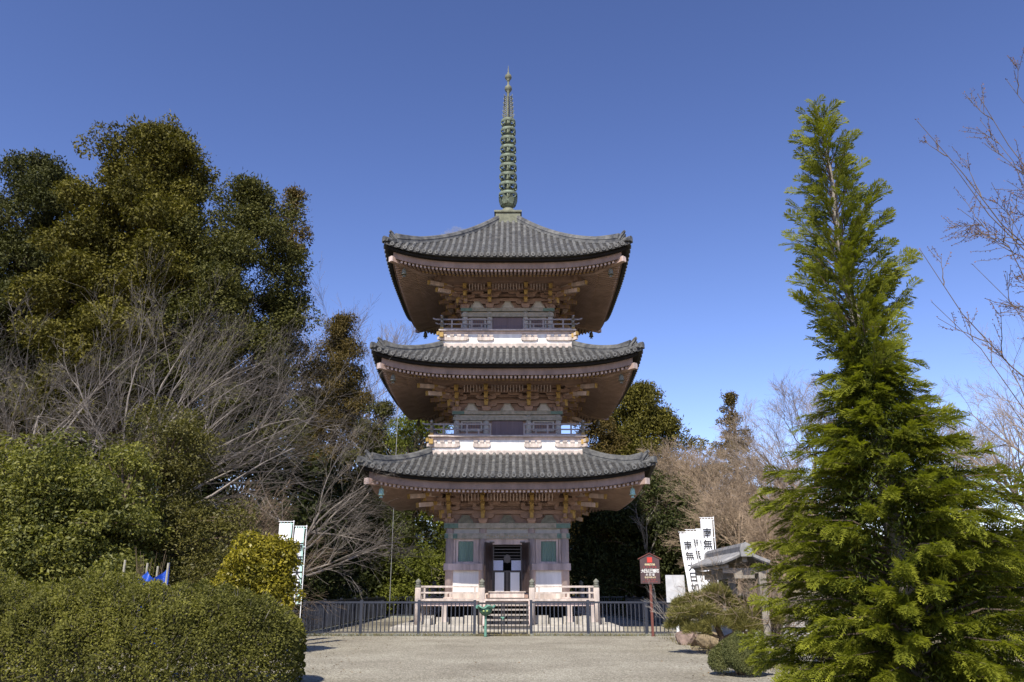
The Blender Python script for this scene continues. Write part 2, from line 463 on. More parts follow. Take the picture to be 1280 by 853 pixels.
def make_roof(s):
    W, T = s['W'], s['T']
    zf, E = roof_fn(s), s['E']
    lift = under_fn(s)
    root = part('roof')
    # pan tiles: stepped courses
    mb = MB()
    nc = max(7, int((W - T) / 0.26))
    us = np.linspace(-1, 1, 49)
    rows = []
    for i in range(nc):
        for k, st in ((i / nc, 0.035), ((i + 1) / nc, 0.0)):
            v = W - (W - T) * k
            rows.append([(t * v, -v, zf(t * v, v) + st) for t in us])
    mb.grid(rows)
    mb.grid([[(t * W, -W, zf(t * W, W) - 0.10) for t in us], [(t * W, -W, zf(t * W, W) + 0.035) for t in us]])
    mb.grid([[(t * (W - 0.25), -(W - 0.25), zf(t * W, W) - 0.11) for t in us], [(t * W, -W, zf(t * W, W) - 0.10) for t in us]])
    mb.four().build('tile_bed', M['tile_pan'], root)
    # round tile rows
    mb = MB()
    sp = 0.268
    n = int(W / sp)
    prof = [(math.cos(a), math.sin(a)) for a in np.linspace(0, math.pi, 7)]
    for k in range(-n, n + 1):
        u = k * sp
        v1 = max(abs(u) + 0.10, T)
        if W - v1 < 0.05:
            continue
        m = max(2, int((W - v1) / 0.3))
        secs = []
        for i in range(m + 1):
            v = W + 0.02 - (W + 0.02 - v1) * i / m
            z = zf(u, min(v, W)) + 0.01
            for dr in ((0.078,) if i in (0, m) else (0.070, 0.080)):
                secs.append([(u + dr * p, -v, z + dr * 1.05 * q) for p, q in prof])
        mb.smooth = False
        mb.strip(secs)
        z = zf(u, W) + 0.015
        ring = [(u + 0.092 * math.cos(a), z + 0.092 * math.sin(a)) for a in np.linspace(0, 2 * math.pi, 11)[:-1]]
        mb.prism(ring, 'y', -W - 0.055, -W + 0.03)
        mb.cur = 1
        ring = [(u + 0.045 * math.cos(a), z + 0.045 * math.sin(a)) for a in np.linspace(0, 2 * math.pi, 9)[:-1]]
        mb.prism(ring, 'y', -W - 0.062, -W - 0.05)
        mb.cur = 0
    o = mb.four().build('round_tiles', [M['tile'], M['tile_pan']], root)
    # hip ridges, one per corner, with an upright end ornament each
    rt = math.sqrt(0.5)
    for q in range(4):
        mb = MB()
        secs = []
        q1, q0 = W - 0.40, T + (0.06 if T > 1 else -0.05)
        for i in range(15):
            d = q1 - (q1 - q0) * i / 14
            z = zf(d, d)
            hw = 0.13
            h = 0.30 - 0.04 * math.sin(math.pi * i / 14) + (0.10 * max(0, 1 - i / 3))
            sec = []
            for (a, e) in ((-hw, -0.06), (hw, -0.06), (hw * .9, h * .35), (hw * 1.05, h * .38), (hw * .85, h * .7), (hw * .75, h * .9), (0, h + 0.03), (-hw * .75, h * .9), (-hw * .85, h * .7), (-hw * 1.05, h * .38), (-hw * .9, h * .35)):
                sec.append((-d - a * rt, -d + a * rt, z + e))
            secs.append(sec)
        mb.strip(secs)
        # low second ridge out to the very corner
        secs = []
        for i in range(5):
            d = W + 0.03 - (W + 0.03 - q1) * i / 4
            z = zf(min(d, W), min(d, W)) + 0.10 * (1 - i / 4)
            secs.append([(-d - a * rt, -d + a * rt, z + e) for a, e in ((-.1, -.1), (.1, -.1), (.1, .06), (.05, .13), (-.05, .13), (-.1, .06))])
        mb.strip(secs)
        for off, dz in ((-0.16, 0.04), (0.16, 0.04), (0, 0.2)):
            c = Vector((-W + 0.06 - off * rt, -W + 0.06 + off * rt, zf(W, W) + dz * .8))
            mb.tube([c + Vector((0.25, 0.25, -0.02)), c + Vector((-0.03, -0.03, 0.02))], 0.07, 8)
        hip = MB(); hip.merge(mb)
        ang = q * math.pi / 2
        ho = hip.build('hip_ridge', M['tile'], root)
        ho.rotation_euler = (0, 0, ang)
        mb = MB()
        d = q1 + 0.04
        z = zf(d, d)
        X = Vector((-rt, rt, 0)); O = Vector((-rt, -rt, 0)); U = Vector((0, 0, 1))
        c = Vector((-d, -d, z))
        def pt(a, o, e):
            return c + X * a + O * o + U * e
        for o0, o1, sc in ((-0.05, 0.07, .72), (0.07, 0.12, 0.5)):
            poly = [(-.22, -.05), (.22, -.05), (.25, .12), (.2, .3), (.1, .42), (0.05, .56), (-0.05, .56), (-.1, .42), (-.2, .3), (-.25, .12)]
            vs = [pt(a * sc, o0 + e * .28, e * sc) for a, e in poly] + [pt(a * sc, o1 + e * .28, e * sc) for a, e in poly]
            k = len(poly)
            mb.add(vs, [tuple(range(k))[::-1], tuple(range(k, 2 * k))] + [(i, (i + 1) % k, k + (i + 1) % k, k + i) for i in range(k)])
        mb.tube([pt(0, 0.02, 0.32), pt(0, 0.14, 0.40), pt(0, 0.24, 0.44)], [0.055, 0.06, 0.065], 8)
        oo = mb.build('ridge_ornament', M['tile'], root)
        oo.rotation_euler = (0, 0, ang)
    return root

def tier_block(mb, x, y, z, w, h, mi=0):
    mb.cur = mi
    a, c = w / 2, w * 0.36
    mb.hexa([(x - c, y - c, z), (x + c, y - c, z), (x + c, y + c, z), (x - c, y + c, z), (x - a, y - a, z + h * .5), (x + a, y - a, z + h * .5), (x + a, y + a, z + h * .5), (x - a, y + a, z + h * .5)])
    mb.box(x - a, x + a, y - a, y + a, z + h * .5, z + h)
    mb.cur = 0

def boat_arm(mb, xc, y, z, L, h, w):
    l = L / 2
    mb.prism([(xc - l, z + h), (xc - l, z + h * .45), (xc - l * .88, z + h * .15), (xc - l * .7, z), (xc + l * .7, z), (xc + l * .88, z + h * .15), (xc + l, z + h * .45), (xc + l, z + h)], 'y', y - w / 2, y + w / 2)

def bracket_mesh(th, st, k=1.0, lat=True, n=3, ext=0.0):
    """three-stepped bracket; outward is -y; k stretches it for the corner diagonal"""
    mb = MB()
    tier_block(mb, 0, 0, 0, 0.36, 0.2)
    if lat:
        boat_arm(mb, 0, 0.02, 0.2, 0.9, 0.17, 0.13)
    for i in range(n):
        z = 0.2 + i * th
        re = (i + 1) * st * k
        yb = 0.12
        mb.box(-.068, .068, -re - 0.06, yb, z + .003, z + .165)
        mb.cur = 1
        mb.box(-.075, .075, -re - 0.085, -re - 0.06, z - .02, z + .17)
        mb.cur = 0
        tier_block(mb, 0, -re, z + .167, 0.19, th - .17, 1)
        if lat:
            boat_arm(mb, 0, -re, z + th * .98, 0.86, 0.15, 0.12)
            for x in (-.34, .34):
                tier_block(mb, x, -re, z + th * .98 + .15, 0.17, max(.08, th - .17))
    # tail rafters, sloping down outwards
    for (zz, re, dz) in ((0.2 + 1.55 * th, 2 * st * k + .22 + ext, .16), (0.2 + 2.55 * th, 3 * st * k + .25 + ext, .18)):
        a, e = (0, 0.1, zz + dz), (0, -re, zz - dz * .4)
        mb.cur = 2 if ext else 0
        mb.beam(a, e, .13, .17)
        d = (Vector(e) - Vector(a)).normalized()
        mb.cur = 1
        mb.beam(Vector(e) + d * .001, Vector(e) + d * .03, .15, .19)
        mb.cur = 0
    return mb

def make_eaves(s, idx):
    W, b, E, z0 = s['W'], s['b'], s['E'], s['z0']
    lift = under_fn(s)
    root = part('eaves')
    us = np.linspace(-1, 1, 41)
    # fascia boards following the curve
    def run(mb, v, z_lo, z_hi, t, ext=1.0):
        vs_ = []
        for k in us:
            u = k * v * ext
            l = lift(u, v)
            vs_.append([(u, -v, E + z_lo + l), (u, -v, E + z_hi + l), (u, -v + t, E + z_hi + l), (u, -v + t, E + z_lo + l)])
        mb.strip(vs_)
    mb = MB()
    run(mb, W - .36, -.36, -.09, .14)
    mb.cur = 1
    run(mb, W - .16, -.088, .02, .3)
    mb.cur = 0
    vb = W - 1.3
    run(mb, vb, -.25, -.12, .12)
    mb.four().build('fascia', [M['fascia'], M['shade_board']], root)
    def zfly(v): return -.49 + .2 * (W - .25 - v)
    def zbase(v): return -.33 + .42 * (vb - v)
    vp = b + 0.95
    # flying rafters and base rafters
    mb = MB()
    sp = 0.165
    n = int(W / sp)
    for k in range(-n, n + 1):
        u = k * sp
        v1, v0 = W - .40, max(vb - .05, abs(u) + .06)
        if v1 - v0 > .1:
            m = 3
            secs = []
            for i in range(m + 1):
                v = v1 + (v0 - v1) * i / m
                z = E + zfly(v) + lift(u, v)
                secs.append([(u - .042, -v, z - .02), (u + .042, -v, z - .02), (u + .042, -v, z + .09), (u - .042, -v, z + .09)])
            mb.strip(secs)
            mb.cur = 2
            z = E + zfly(v1) + lift(u, v1)
            mb.box(u - .044, u + .044, -v1 - .012, -v1 - .001, z - .002, z + .092)
            mb.cur = 0
        v1, v0 = vb + .08, max(b - .05, abs(u) + .06)
        if v1 - v0 > .1:
            secs = []
            for i in range(4):
                v = v1 + (v0 - v1) * i / 3
                z = E + zbase(v) + lift(u, v)
                secs.append([(u - .044, -v, z - .02), (u + .044, -v, z - .02), (u + .044, -v, z + .1), (u - .044, -v, z + .1)])
            mb.strip(secs)
            mb.cur = 1
            z = E + zbase(v1) + lift(u, v1)
            mb.box(u - .046, u + .046, -v1 - .012, -v1 - .001, z, z + .1)
            mb.cur = 0
    mb.four().build('rafters', [M['rafter'], M['ochre'], M['wood']], root)
    # boards above the rafters
    mb = MB()
    rows = []
    for v in (W - .3, W - .7, vb + .001):
        rows.append([(t * v, -v, E + zfly(v) + .095 + lift(t * v, v)) for t in us])
    for v in (vb, vb - .5, vp, b - .3):
        rows.append([(t * v, -v, E + max(zbase(v) + .105, zfly(vb) + .1) + lift(t * v, v)) for t in us])
    mb.grid(rows)
    zp = E + zbase(vp)
    th = (zp - .3 - z0 - .2) / 3
    st = .30
    # pale curved ribs of the little ceiling between the steps
    mb.cur = 1
    for k in range(-14, 15):
        u = k * .13
        if min(abs(u - c) for c in (-.79 * b / 2.04, .79 * b / 2.04)) < .14 or abs(u) > b - .35:
            continue
        mb.tube([(u, -b - 2 * st + .02, z0 + .2 + th * 2.05), (u, -b - 2.55 * st, z0 + .2 + th * 2.35), (u, -b - 3 * st + .04, z0 + .2 + th * 2.9)], .022, 4)
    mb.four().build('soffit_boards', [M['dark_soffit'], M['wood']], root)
    # purlins carried by the brackets, and boards between them
    zp = E + zbase(vp)
    mb = MB()
    mb.box(-vp - .25, vp + .25, -vp - .09, -vp + .09, zp - .27, zp - .01)
    mb.box(-vp, vp, -vp + .1, -b, zp - .30, zp - .27)
    mb.four().build('purlin', M['red_wood'], root)
    th = (zp - .3 - z0 - .2) / 3
    st = .30
    # stacked wall beams and wall behind the brackets
    mb = MB()
    mb.box(-b + .1, b - .1, -b + .12, -b + .2, z0 - .02, zp + .3)
    for i in range(3):
        z = z0 + .2 + th * (i + .55)
        mb.box(-b - .2, b + .2, -b - .06, -b + .1, z, z + .14)
        if i:
            y = -b - st * i
            mb.box(-b - st * i - .2, b + st * i + .2, y - .05, y + .05, z + th * .55, z + th * .55 + .12)
            nbk = int((b + st * i) / .27)
            for j in range(-nbk, nbk + 1):
                tier_block(mb, j * .27, y, z + th * .55 + .122, .15, th * .42, 0)
                if j % 3 == 1:
                    boat_arm(mb, j * .27, y - .001, z + th * .12, .5, th * .40, .105)
    mb.four().build('wall_beam', M['red_wood'], root)
    # bracket sets on each column
    u1 = .395 * b
    uc = b - .14
    proto = None
    for q in range(4):
        a = q * math.pi / 2
        for u in (-u1, u1):
            if proto is None:
                o = proto = bracket_mesh(th, st).build('bracket_set', [M['red_wood'], M['ochre']], root)
            else:
                o = proto.copy(); COL.objects.link(o)
            o.location = Matrix.Rotation(a, 3, 'Z') @ Vector((u, -b, z0))
            o.rotation_euler = (0, 0, a)
    proto = None
    for q in range(4):
        a = q * math.pi / 2
        if proto is None:
            mb = MB()
            fr = bracket_mesh(th, st)
            mb.merge(fr)
            mb.merge(fr, lambda p: (p[1], -p[0], p[2] + .002))
            dg = bracket_mesh(th, st, 1.42, False, ext=.62)
            c = math.sqrt(.5)
            mb.merge(dg, lambda p: (c * p[0] + c * p[1], -c * p[0] + c * p[1], p[2] + .004))
            o = proto = mb.build('corner_bracket_set', [M['red_wood'], M['ochre'], M['wood']], root)
        else:
            o = proto.copy(); COL.objects.link(o)
        o.location = Matrix.Rotation(a, 3, 'Z') @ Vector((-uc, -uc, z0))
        o.rotation_euler = (0, 0, a)
    # hip rafters
    rt = math.sqrt(.5)
    proto = None
    for q in range(4):
        if proto is None:
            mb = MB()
            secs = []
            for i in range(9):
                d = W - .3 - (W - .3 - b) * i / 8
                z = E + (zfly(d) if d > vb else zbase(d)) + lift(d, d)
                h0, h1 = -.10, .12
                secs.append([(-d - x * rt, -d + x * rt, z + e) for x, e in ((-.1, h0), (.1, h0), (.1, h1), (-.1, h1))])
            mb.strip(secs)
            mb.cur = 1
            d = W - .299
            z = E + zfly(d) + lift(d, d)
            secs = [[(-dd - x * rt, -dd + x * rt, z + e) for x, e in ((-.105, -.105), (.105, -.105), (.105, .125), (-.105, .125))] for dd in (d, d + .05)]
            mb.strip(secs)
            o = proto = mb.build('hip_rafter', [M['rafter'], M['wood']], root)
        else:
            o = proto.copy(); COL.objects.link(o)
        o.rotation_euler = (0, 0, q * math.pi / 2)
    # frog-leg struts between the brackets, above the wall beam
    proto = None
    for q in range(4):
        a = q * math.pi / 2
        for u in (-(u1 + uc) / 2 - .02, 0, (u1 + uc) / 2 + .02):
            if proto is None:
                mb = MB()
                w = .33 if idx == 0 else .30
                arch = [(-w, 0), (w, 0), (w * .9, .1), (w * .6, .2), (w * .42, .32), (-w * .42, .32), (-w * .6, .2), (-w * .9, .1)]
                mb.prism(arch, 'y', -.045, .06)
                mb.cur = 1
                mb.prism([(p * .7, .02 + e * .75) for p, e in arch], 'y', -.06, -.04)
                o = proto = mb.build('frog_leg_strut', [M['carving'], M['carving']] if idx == 0 else [M['beam_paint'], M['grey_panel']], root)
            else:
                o = proto.copy(); COL.objects.link(o)
            o.location = Matrix.Rotation(a, 3, 'Z') @ Vector((u, -b, z0 + .004))
            o.rotation_euler = (0, 0, a)
    return root

def make_spire():
    root = part('spire')
    mb = MB()
    mb.box(-.60, .60, -.60, .60, 18.50, 19.03)
    mb.box(-.67, .67, -.67, .67, 19.03, 19.12)
    mb.box(-.63, .63, -.63, .63, 18.44, 18.56)
    mb.build('dew_basin', M['verdigris_brown'], root)
    mb = MB(); mb.smooth = True
    mb.lathe([(.44, 19.12), (.42, 19.25), (.34, 19.40), (.24, 19.48), (.2, 19.5), (.2, 19.56)], n=24)
    mb.build('dome', M['verdigris_brown'], root)
    mb = MB(); mb.smooth = True
    mb.lathe([(.2, 19.55), (.3, 19.62), (.38, 19.75), (.36, 19.9), (.26, 19.95), (.13, 20.0)], n=24)
    mb.smooth = False
    for k in range(8):
        a = math.pi * 2 * (k + .5) / 8
        c, sn = math.cos(a), math.sin(a)
        rows = []
        for r, z, w in ((.36, 19.66, .10), (.41, 19.84, .15), (.45, 19.97, .11), (.50, 20.07, .02)):
            rows.append([(r * c - x * sn, r * sn + x * c, z) for x in (-w, 0, w)])
        mb.grid(rows)
        mb.grid([[(p[0] * .96, p[1] * .96, p[2]) for p in rr[::-1]] for rr in rows])
    mb.build('lotus_bowl', M['verdigris'], root)
    mb = MB(); mb.smooth = True
    mb.lathe([(.11, 19.5), (.10, 22), (.085, 24.6), (.06, 26.2), (.045, 27.0)], n=12)
    mb.build('shaft', M['verdigris_brown'], root)
    for i in range(9):
        z = 20.20 + .522 * i
        r = .47 - .0115 * i
        mb = MB()
        mb.smooth = True
        n, prof = 28, [(r * .86, 0.10), (r * .97, .13), (r, .08), (r * 1.0, -.02), (r * .94, -.06), (r * .86, -.02), (r * .86, .10)]
        mb.lathe(prof, (0, 0, z), n, cap=False)
        mb.lathe([(.10, -.2), (.16, -.12), (.13, .0), (.16, .14), (.10, .2)], (0, 0, z), 12)
        mb.smooth = False
        for k in range(8):
            a = 2 * math.pi * k / 8 + .2
            c, sn = math.cos(a), math.sin(a)
            mb.beam((.1 * c, .1 * sn, z + .12), (r * .9 * c, r * .9 * sn, z + .06), .05, .06)
            mb.tube([(r * .95 * c, r * .95 * sn, z - .04), (r * .85 * c, r * .85 * sn, z - .15), (r * .45 * c, r * .45 * sn, z - .2)], [.04, .05, .03], 5)
        mb.build('ring', M['verdigris'], root)
    mb = MB()
    for q in range(4):
        a = q * math.pi / 2 + R(45) * 0
        c, sn = math.cos(a), math.sin(a)
        for i in range(12):
            z = 24.62 + i * .118
            w = .30 * (1 - .03 * i) * (1 if i % 2 else .86)
            for (r0, r1, dz) in ((.07, .17, .05), (.17, w, .11)):
                mb.beam((r0 * c, r0 * sn, z), (r1 * c, r1 * sn, z + dz), .02, .045)
            mb.beam((w * c, w * sn, z + .10), (w * 1.05 * c, w * 1.05 * sn, z + .19), .02, .03)
        for r in (.15, .23):
            mb.beam((r * c, r * sn, 24.6), (r * .8 * c, r * .8 * sn, 26.0), .02, .035)
    mb.build('water_flame', M['verdigris_brown'], root)
    for z, r in ((26.42, .20), (27.13, .185)):
        mb = MB(); mb.smooth = True
        mb.lathe([(.05, -r * 1.5), (.09, -r * 1.1), (.07, -r * .95), (r * .8, -r * .6), (r, -.02), (r * .85, r * .55), (.07, r * .95), (.05, r * 1.5)], (0, 0, z), 16)
        if r < .19:
            mb.lathe([(.05, .18), (.035, .3), (.012, .66), (.002, .74)], (0, 0, z), 8)
        mb.build('jewel', M['verdigris_brown'], root)

def giboshi(mb, x, y, z, r):
    mb.smooth = True
    mb.lathe([(rr, zz_ * r * 5.6) for rr, zz_ in ((r, 0), (r * 1.02, .1), (r * .8, .13), (r * .85, .17), (r * 1.05, .2), (r * .62, .24), (r * .95, .30), (r * 1.0, .36), (r * .6, .44), (.01, .52))], (x, y, z), 12)
    mb.smooth = False

def make_walls(s, idx):
    """columns, beams, doors and windows of one storey"""
    b, z0, zf = s['b'], s['z0'], s['zf']
    root = part('storey')
    cr = .165 if idx == 0 else .13
    u1 = .395 * b
    uc = b - cr
    if idx == 0:
        proto = None
        for q in range(4):
            for u in (-uc, -u1, u1):
                mb = MB(); mb.smooth = True
                a = q * math.pi / 2
                loc = Matrix.Rotation(a, 3, 'Z') @ Vector((u, -uc, 0))
                if proto is None:
                    mb.lathe([(cr, zf), (cr, z0 - .21)], (0, 0, 0), 16)
                    mb.lathe([(cr + .06, zf - .05), (cr + .06, zf + .02), (cr + .02, zf + .06)], (0, 0, 0), 16)
                    proto = o = mb.build('column', M['wood'], root)
                else:
                    o = proto.copy(); COL.objects.link(o)
                o.location = loc
        mb = MB()
        mb.box(-b - .06, b + .06, -b - .06, -b + .36, z0 - .21, z0)          # wall plate
        mb.box(-b - .03, b + .03, -b - .02, -b + .3, z0 - .62, z0 - .40)      # head tie beam
        mb.cur = 1
        for sx in (-1, 1):
            mb.box(sx * (b - .22) - .29, sx * (b - .22) + .29, -b - .068, -b + .1, z0 - .205, z0 - .02)
            mb.box(sx * (b - .22) - .26, sx * (b - .22) + .26, -b - .028, -b + .1, z0 - .61, z0 - .42)
        mb.cur = 2
        mb.box(-b + .33, b - .33, -b + .1, -b + .2, z0 - .41, z0 - .20)
        for k in range(-8, 9):
            mb.cur = 3
            mb.box(k * .085 * 1.2 - .018, k * .085 * 1.2 + .018, -b - .026, -b + .02, z0 - .53 + .03 * math.cos(k * 1.6), z0 - .50 + .03 * math.cos(k * 1.6))
        mb.four().build('beam', [M['beam_paint'], M['teal_paint'], M['grey_panel'], M['ochre']], root)
        mb = MB()
        mb.box(-b + .01, b - .01, -b + .04, -b + .28, zf, zf + .20)           # ground sill
        mb.four().build('sill', M['pale_wood'], root)
        for q in range(4):
            a = q * math.pi / 2
            def rot(o):
                o.rotation_euler = (0, 0, a); o.scale = (1 + .001 * (q % 2), 1 + .001 * (q % 2), 1); o.location.z = .003 * (q % 2)
            for sx in (-1, 1):
                mb = MB()
                x0, x1 = sorted((sx * (u1 + cr), sx * (uc - cr)))
                yw = -b + .12
                mb.box(x0 - .02, x1 + .02, yw, yw + .08, zf + .16, 2.22)
                o = mb.build('wall_panel', M['plaster'], root); rot(o)
                mb = MB()
                mb.box(x0 - .06, x1 + .06, yw - .09, yw + .05, 2.20, 2.47)
                mb.box(min(sx * u1, sx * (b + .05)), max(sx * u1, sx * (b + .05)), -b - .05, -b + .14, 2.203, 2.467)
                o = mb.build('waist_beam', M['wood'], root); rot(o)
                c = (x0 + x1) / 2 + (.015 * sx)
                mb = MB()
                mb.box(x0 - .02, x1 + .02, yw + .03, yw + .09, 2.46, 3.46)
                for e0, e1 in ((x0, x0 + .10), (x1 - .10, x1), (c - .42, c - .31), (c + .31, c + .42)):
                    mb.box(e0, e1, yw - .04, yw + .05, 2.47, 3.44)
                mb.box(c - .31, c + .31, yw - .035, yw + .05, 2.47, 2.545)
                mb.box(c - .31, c + .31, yw - .035, yw + .05, 3.345, 3.44)
                win = mb.build('window', M['wood'], root); rot(win)
                mb = MB()
                for k in range(9):
                    xx = c - .31 + .62 * (k + .5) / 9
                    mb.hexa([(xx - .034, yw + .03, 2.54), (xx, yw - .02, 2.54), (xx + .034, yw + .03, 2.54), (xx, yw + .04, 2.54), (xx - .034, yw + .03, 3.35), (xx, yw - .02, 3.35), (xx + .034, yw + .03, 3.35), (xx, yw + .04, 3.35)])
                mb.build('slats', M['slat_green'], win)
        # doorways: open one in front, closed on the other sides
        for q in range(4):
            a = q * math.pi / 2
            yw = -b + .14
            mb = MB()
            mb.box(-u1 + cr - .02, -.60, yw - .06, yw + .12, zf + .2, 3.44)
            mb.box(.60, u1 - cr + .02, yw - .06, yw + .12, zf + .2, 3.44)
            mb.box(-.6, .6, yw - .06, yw + .12, 3.22, 3.44)
            fr = mb.build('door_frame', M['wood'], root); fr.rotation_euler = (0, 0, a)
            if q:
                mb = MB()
                mb.box(-.6, -.01, yw, yw + .06, zf + .2, 3.22); mb.box(.01, .6, yw, yw + .06, zf + .2, 3.22)
                o = mb.build('closed_doors', M['door_dark'], root); o.rotation_euler = (0, 0, a)
                continue
            for sx in (-1, 1):
                mb = MB()
                h = Vector((sx * .62, yw - .08, 0)); e = h + Vector((sx * .27, -.56, 0))
                d = (e - h).normalized(); nn = Vector((-d.y, d.x, 0)) * .03
                def slab(t0, t1, z0_, z1_, k):
                    p0, p1 = h + d * t0, h + d * t1
                    mb.hexa([p0 - nn * k + Vector((0, 0, z0_)), p1 - nn * k + Vector((0, 0, z0_)), p1 + nn * k + Vector((0, 0, z0_)), p0 + nn * k + Vector((0, 0, z0_)),
                             p0 - nn * k + Vector((0, 0, z1_)), p1 - nn * k + Vector((0, 0, z1_)), p1 + nn * k + Vector((0, 0, z1_)), p0 + nn * k + Vector((0, 0, z1_))])
                slab(0, .62, zf + .22, 3.28, .6)
                for t0 in (0, .27, .53):
                    slab(t0, t0 + .09, zf + .23, 3.27, 1.0)
                for zz in (zf + .24, zf + .8, zf + 1.35, 3.14):
                    slab(.01, .61, zz, zz + .1, .9)
                mb.box(h.x - .1, h.x + .1, h.y - .05, h.y + .05, 3.28, 3.33)
                mb.build('door_leaf', M['door_dark'], root)
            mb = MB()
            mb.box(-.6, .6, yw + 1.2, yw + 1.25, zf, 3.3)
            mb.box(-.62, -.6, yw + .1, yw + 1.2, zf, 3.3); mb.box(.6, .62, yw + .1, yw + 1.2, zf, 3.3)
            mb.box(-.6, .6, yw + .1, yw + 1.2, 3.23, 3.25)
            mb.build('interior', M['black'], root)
            lat = MB()
            y = yw + .2
            for k in range(6):
                lat.box(-.58, .58, y, y + .03, 3.15 - k * .125, 3.18 - k * .125)
            for x0, x1 in ((-.6, -.54), (.54, .6), (-.115, -.085), (-.055, .055), (.085, .115)):
                lat.box(x0, x1, y - .03, y + .03, zf + .2, 2.20 if abs(x0 + x1) < .4 else 3.22)
            lat.box(-.6, .6, y - .031, y + .028, 2.14, 2.19)
            lt = lat.build('inner_screen', M['door_dark'], root)
            for sx in (-1, 1):
                mb = MB()
                x0, x1 = sorted((sx * .13, sx * .50))
                mb.box(x0, x1, y - .01, y + .02, zf + .22, 2.13)
                mb.build('white_panel', M['paper'], lt)
                mb = MB()
                x0, x1 = sorted((sx * .17, sx * .56))
                mb.box(x0, x1, y - .05, y - .04, 2.21, 2.60)
                mb.build('notice', M['notice'], lt)
            mb = MB()
            mb.prism([(.14 * math.cos(t), 2.66 + .17 * math.sin(t)) for t in np.linspace(0, 6.283, 17)[:-1]], 'y', y - .06, y - .03)
            mb.build('round_plaque', M['door_dark'], lt)
        mb = MB()
        mb.box(-.68, .68, -b - .30, -b + .05, zf + .035, zf + .24)
        mb.box(-.74, .74, -b - .34, -b - .02, zf + .24, zf + .275)
        mb.cur = 1
        for sx in (-1, 1):
            mb.box(sx * .76 - .07, sx * .76 + .07, -b - .28, -b - .05, zf + .03, zf + .16)
        mb.build('threshold', [M['pale_wood'], M['red_wood']], root)
    else:
        zt = z0
        mb = MB()
        mb.box(-b - .06, b + .06, -b - .06, -b + .3, zt - .15, zt)
        mb.box(-b - .03, b + .03, -b - .02, -b + .28, zt - .40, zt - .24)
        mb.cur = 1
        mb.box(-b + .1, b - .1, -b + .08, -b + .2, zt - .25, zt - .14)
        mb.cur = 2
        for sx in (-1, 1):
            mb.box(sx * (b - .2) - .25, sx * (b - .2) + .25, -b - .068, -b + .1, zt - .145, zt - .015)
        mb.four().build('beam', [M['beam_paint'], M['grey_panel'], M['teal_paint']], root)
        proto = None
        for q in range(4):
            a = q * math.pi / 2
            for u in (-uc, -u1, u1):
                if proto is None:
                    mb = MB(); mb.smooth = True
                    mb.lathe([(cr, zf), (cr, zt - .14)], (0, 0, 0), 14)
                    proto = o = mb.build('column', M['grey_panel'], root)
                else:
                    o = proto.copy(); COL.objects.link(o)
                o.location = Matrix.Rotation(a, 3, 'Z') @ Vector((u, -uc, 0))
            mb = MB()
            mb.box(-b + .05, b - .05, -b + .17, -b + .25, zf - .05, zt - .2)
            o = mb.build('wall_panel', M['red_wood'], root); o.rotation_euler = (0, 0, a)
            mb = MB()
            mb.box(-.66, -.004, -b + .09, -b + .16, zf, zt - .41)
            mb.box(.004, .66, -b + .09, -b + .16, zf, zt - .41)
            o = mb.build('doors', M['door_purple'], root); o.rotation_euler = (0, 0, a)
            for sx in (-1, 1):
                x0, x1 = sorted((sx * (u1 + cr + .04), sx * (uc - cr - .04)))
                mb = MB()
                mb.box(x0, x1, -b + .10, -b + .16, zf + .36, zf + .42)
                mb.box(x0, x1, -b + .10, -b + .16, zt - .47, zt - .41)
                mb.box(x0, x0 + .07, -b + .10, -b + .16, zf + .42, zt - .47)
                mb.box(x1 - .07, x1, -b + .10, -b + .16, zf + .42, zt - .47)
                w = mb.build('window', M['grey_panel'], root); w.rotation_euler = (0, 0, a)
                mb = MB()
                for k in range(7):
                    xx = x0 + .07 + (x1 - x0 - .14) * (k + .5) / 7
                    mb.box(xx - .02, xx + .02, -b + .11, -b + .15, zf + .42, zt - .47)
                mb.build('slats', M['door_purple'], w)
    return root

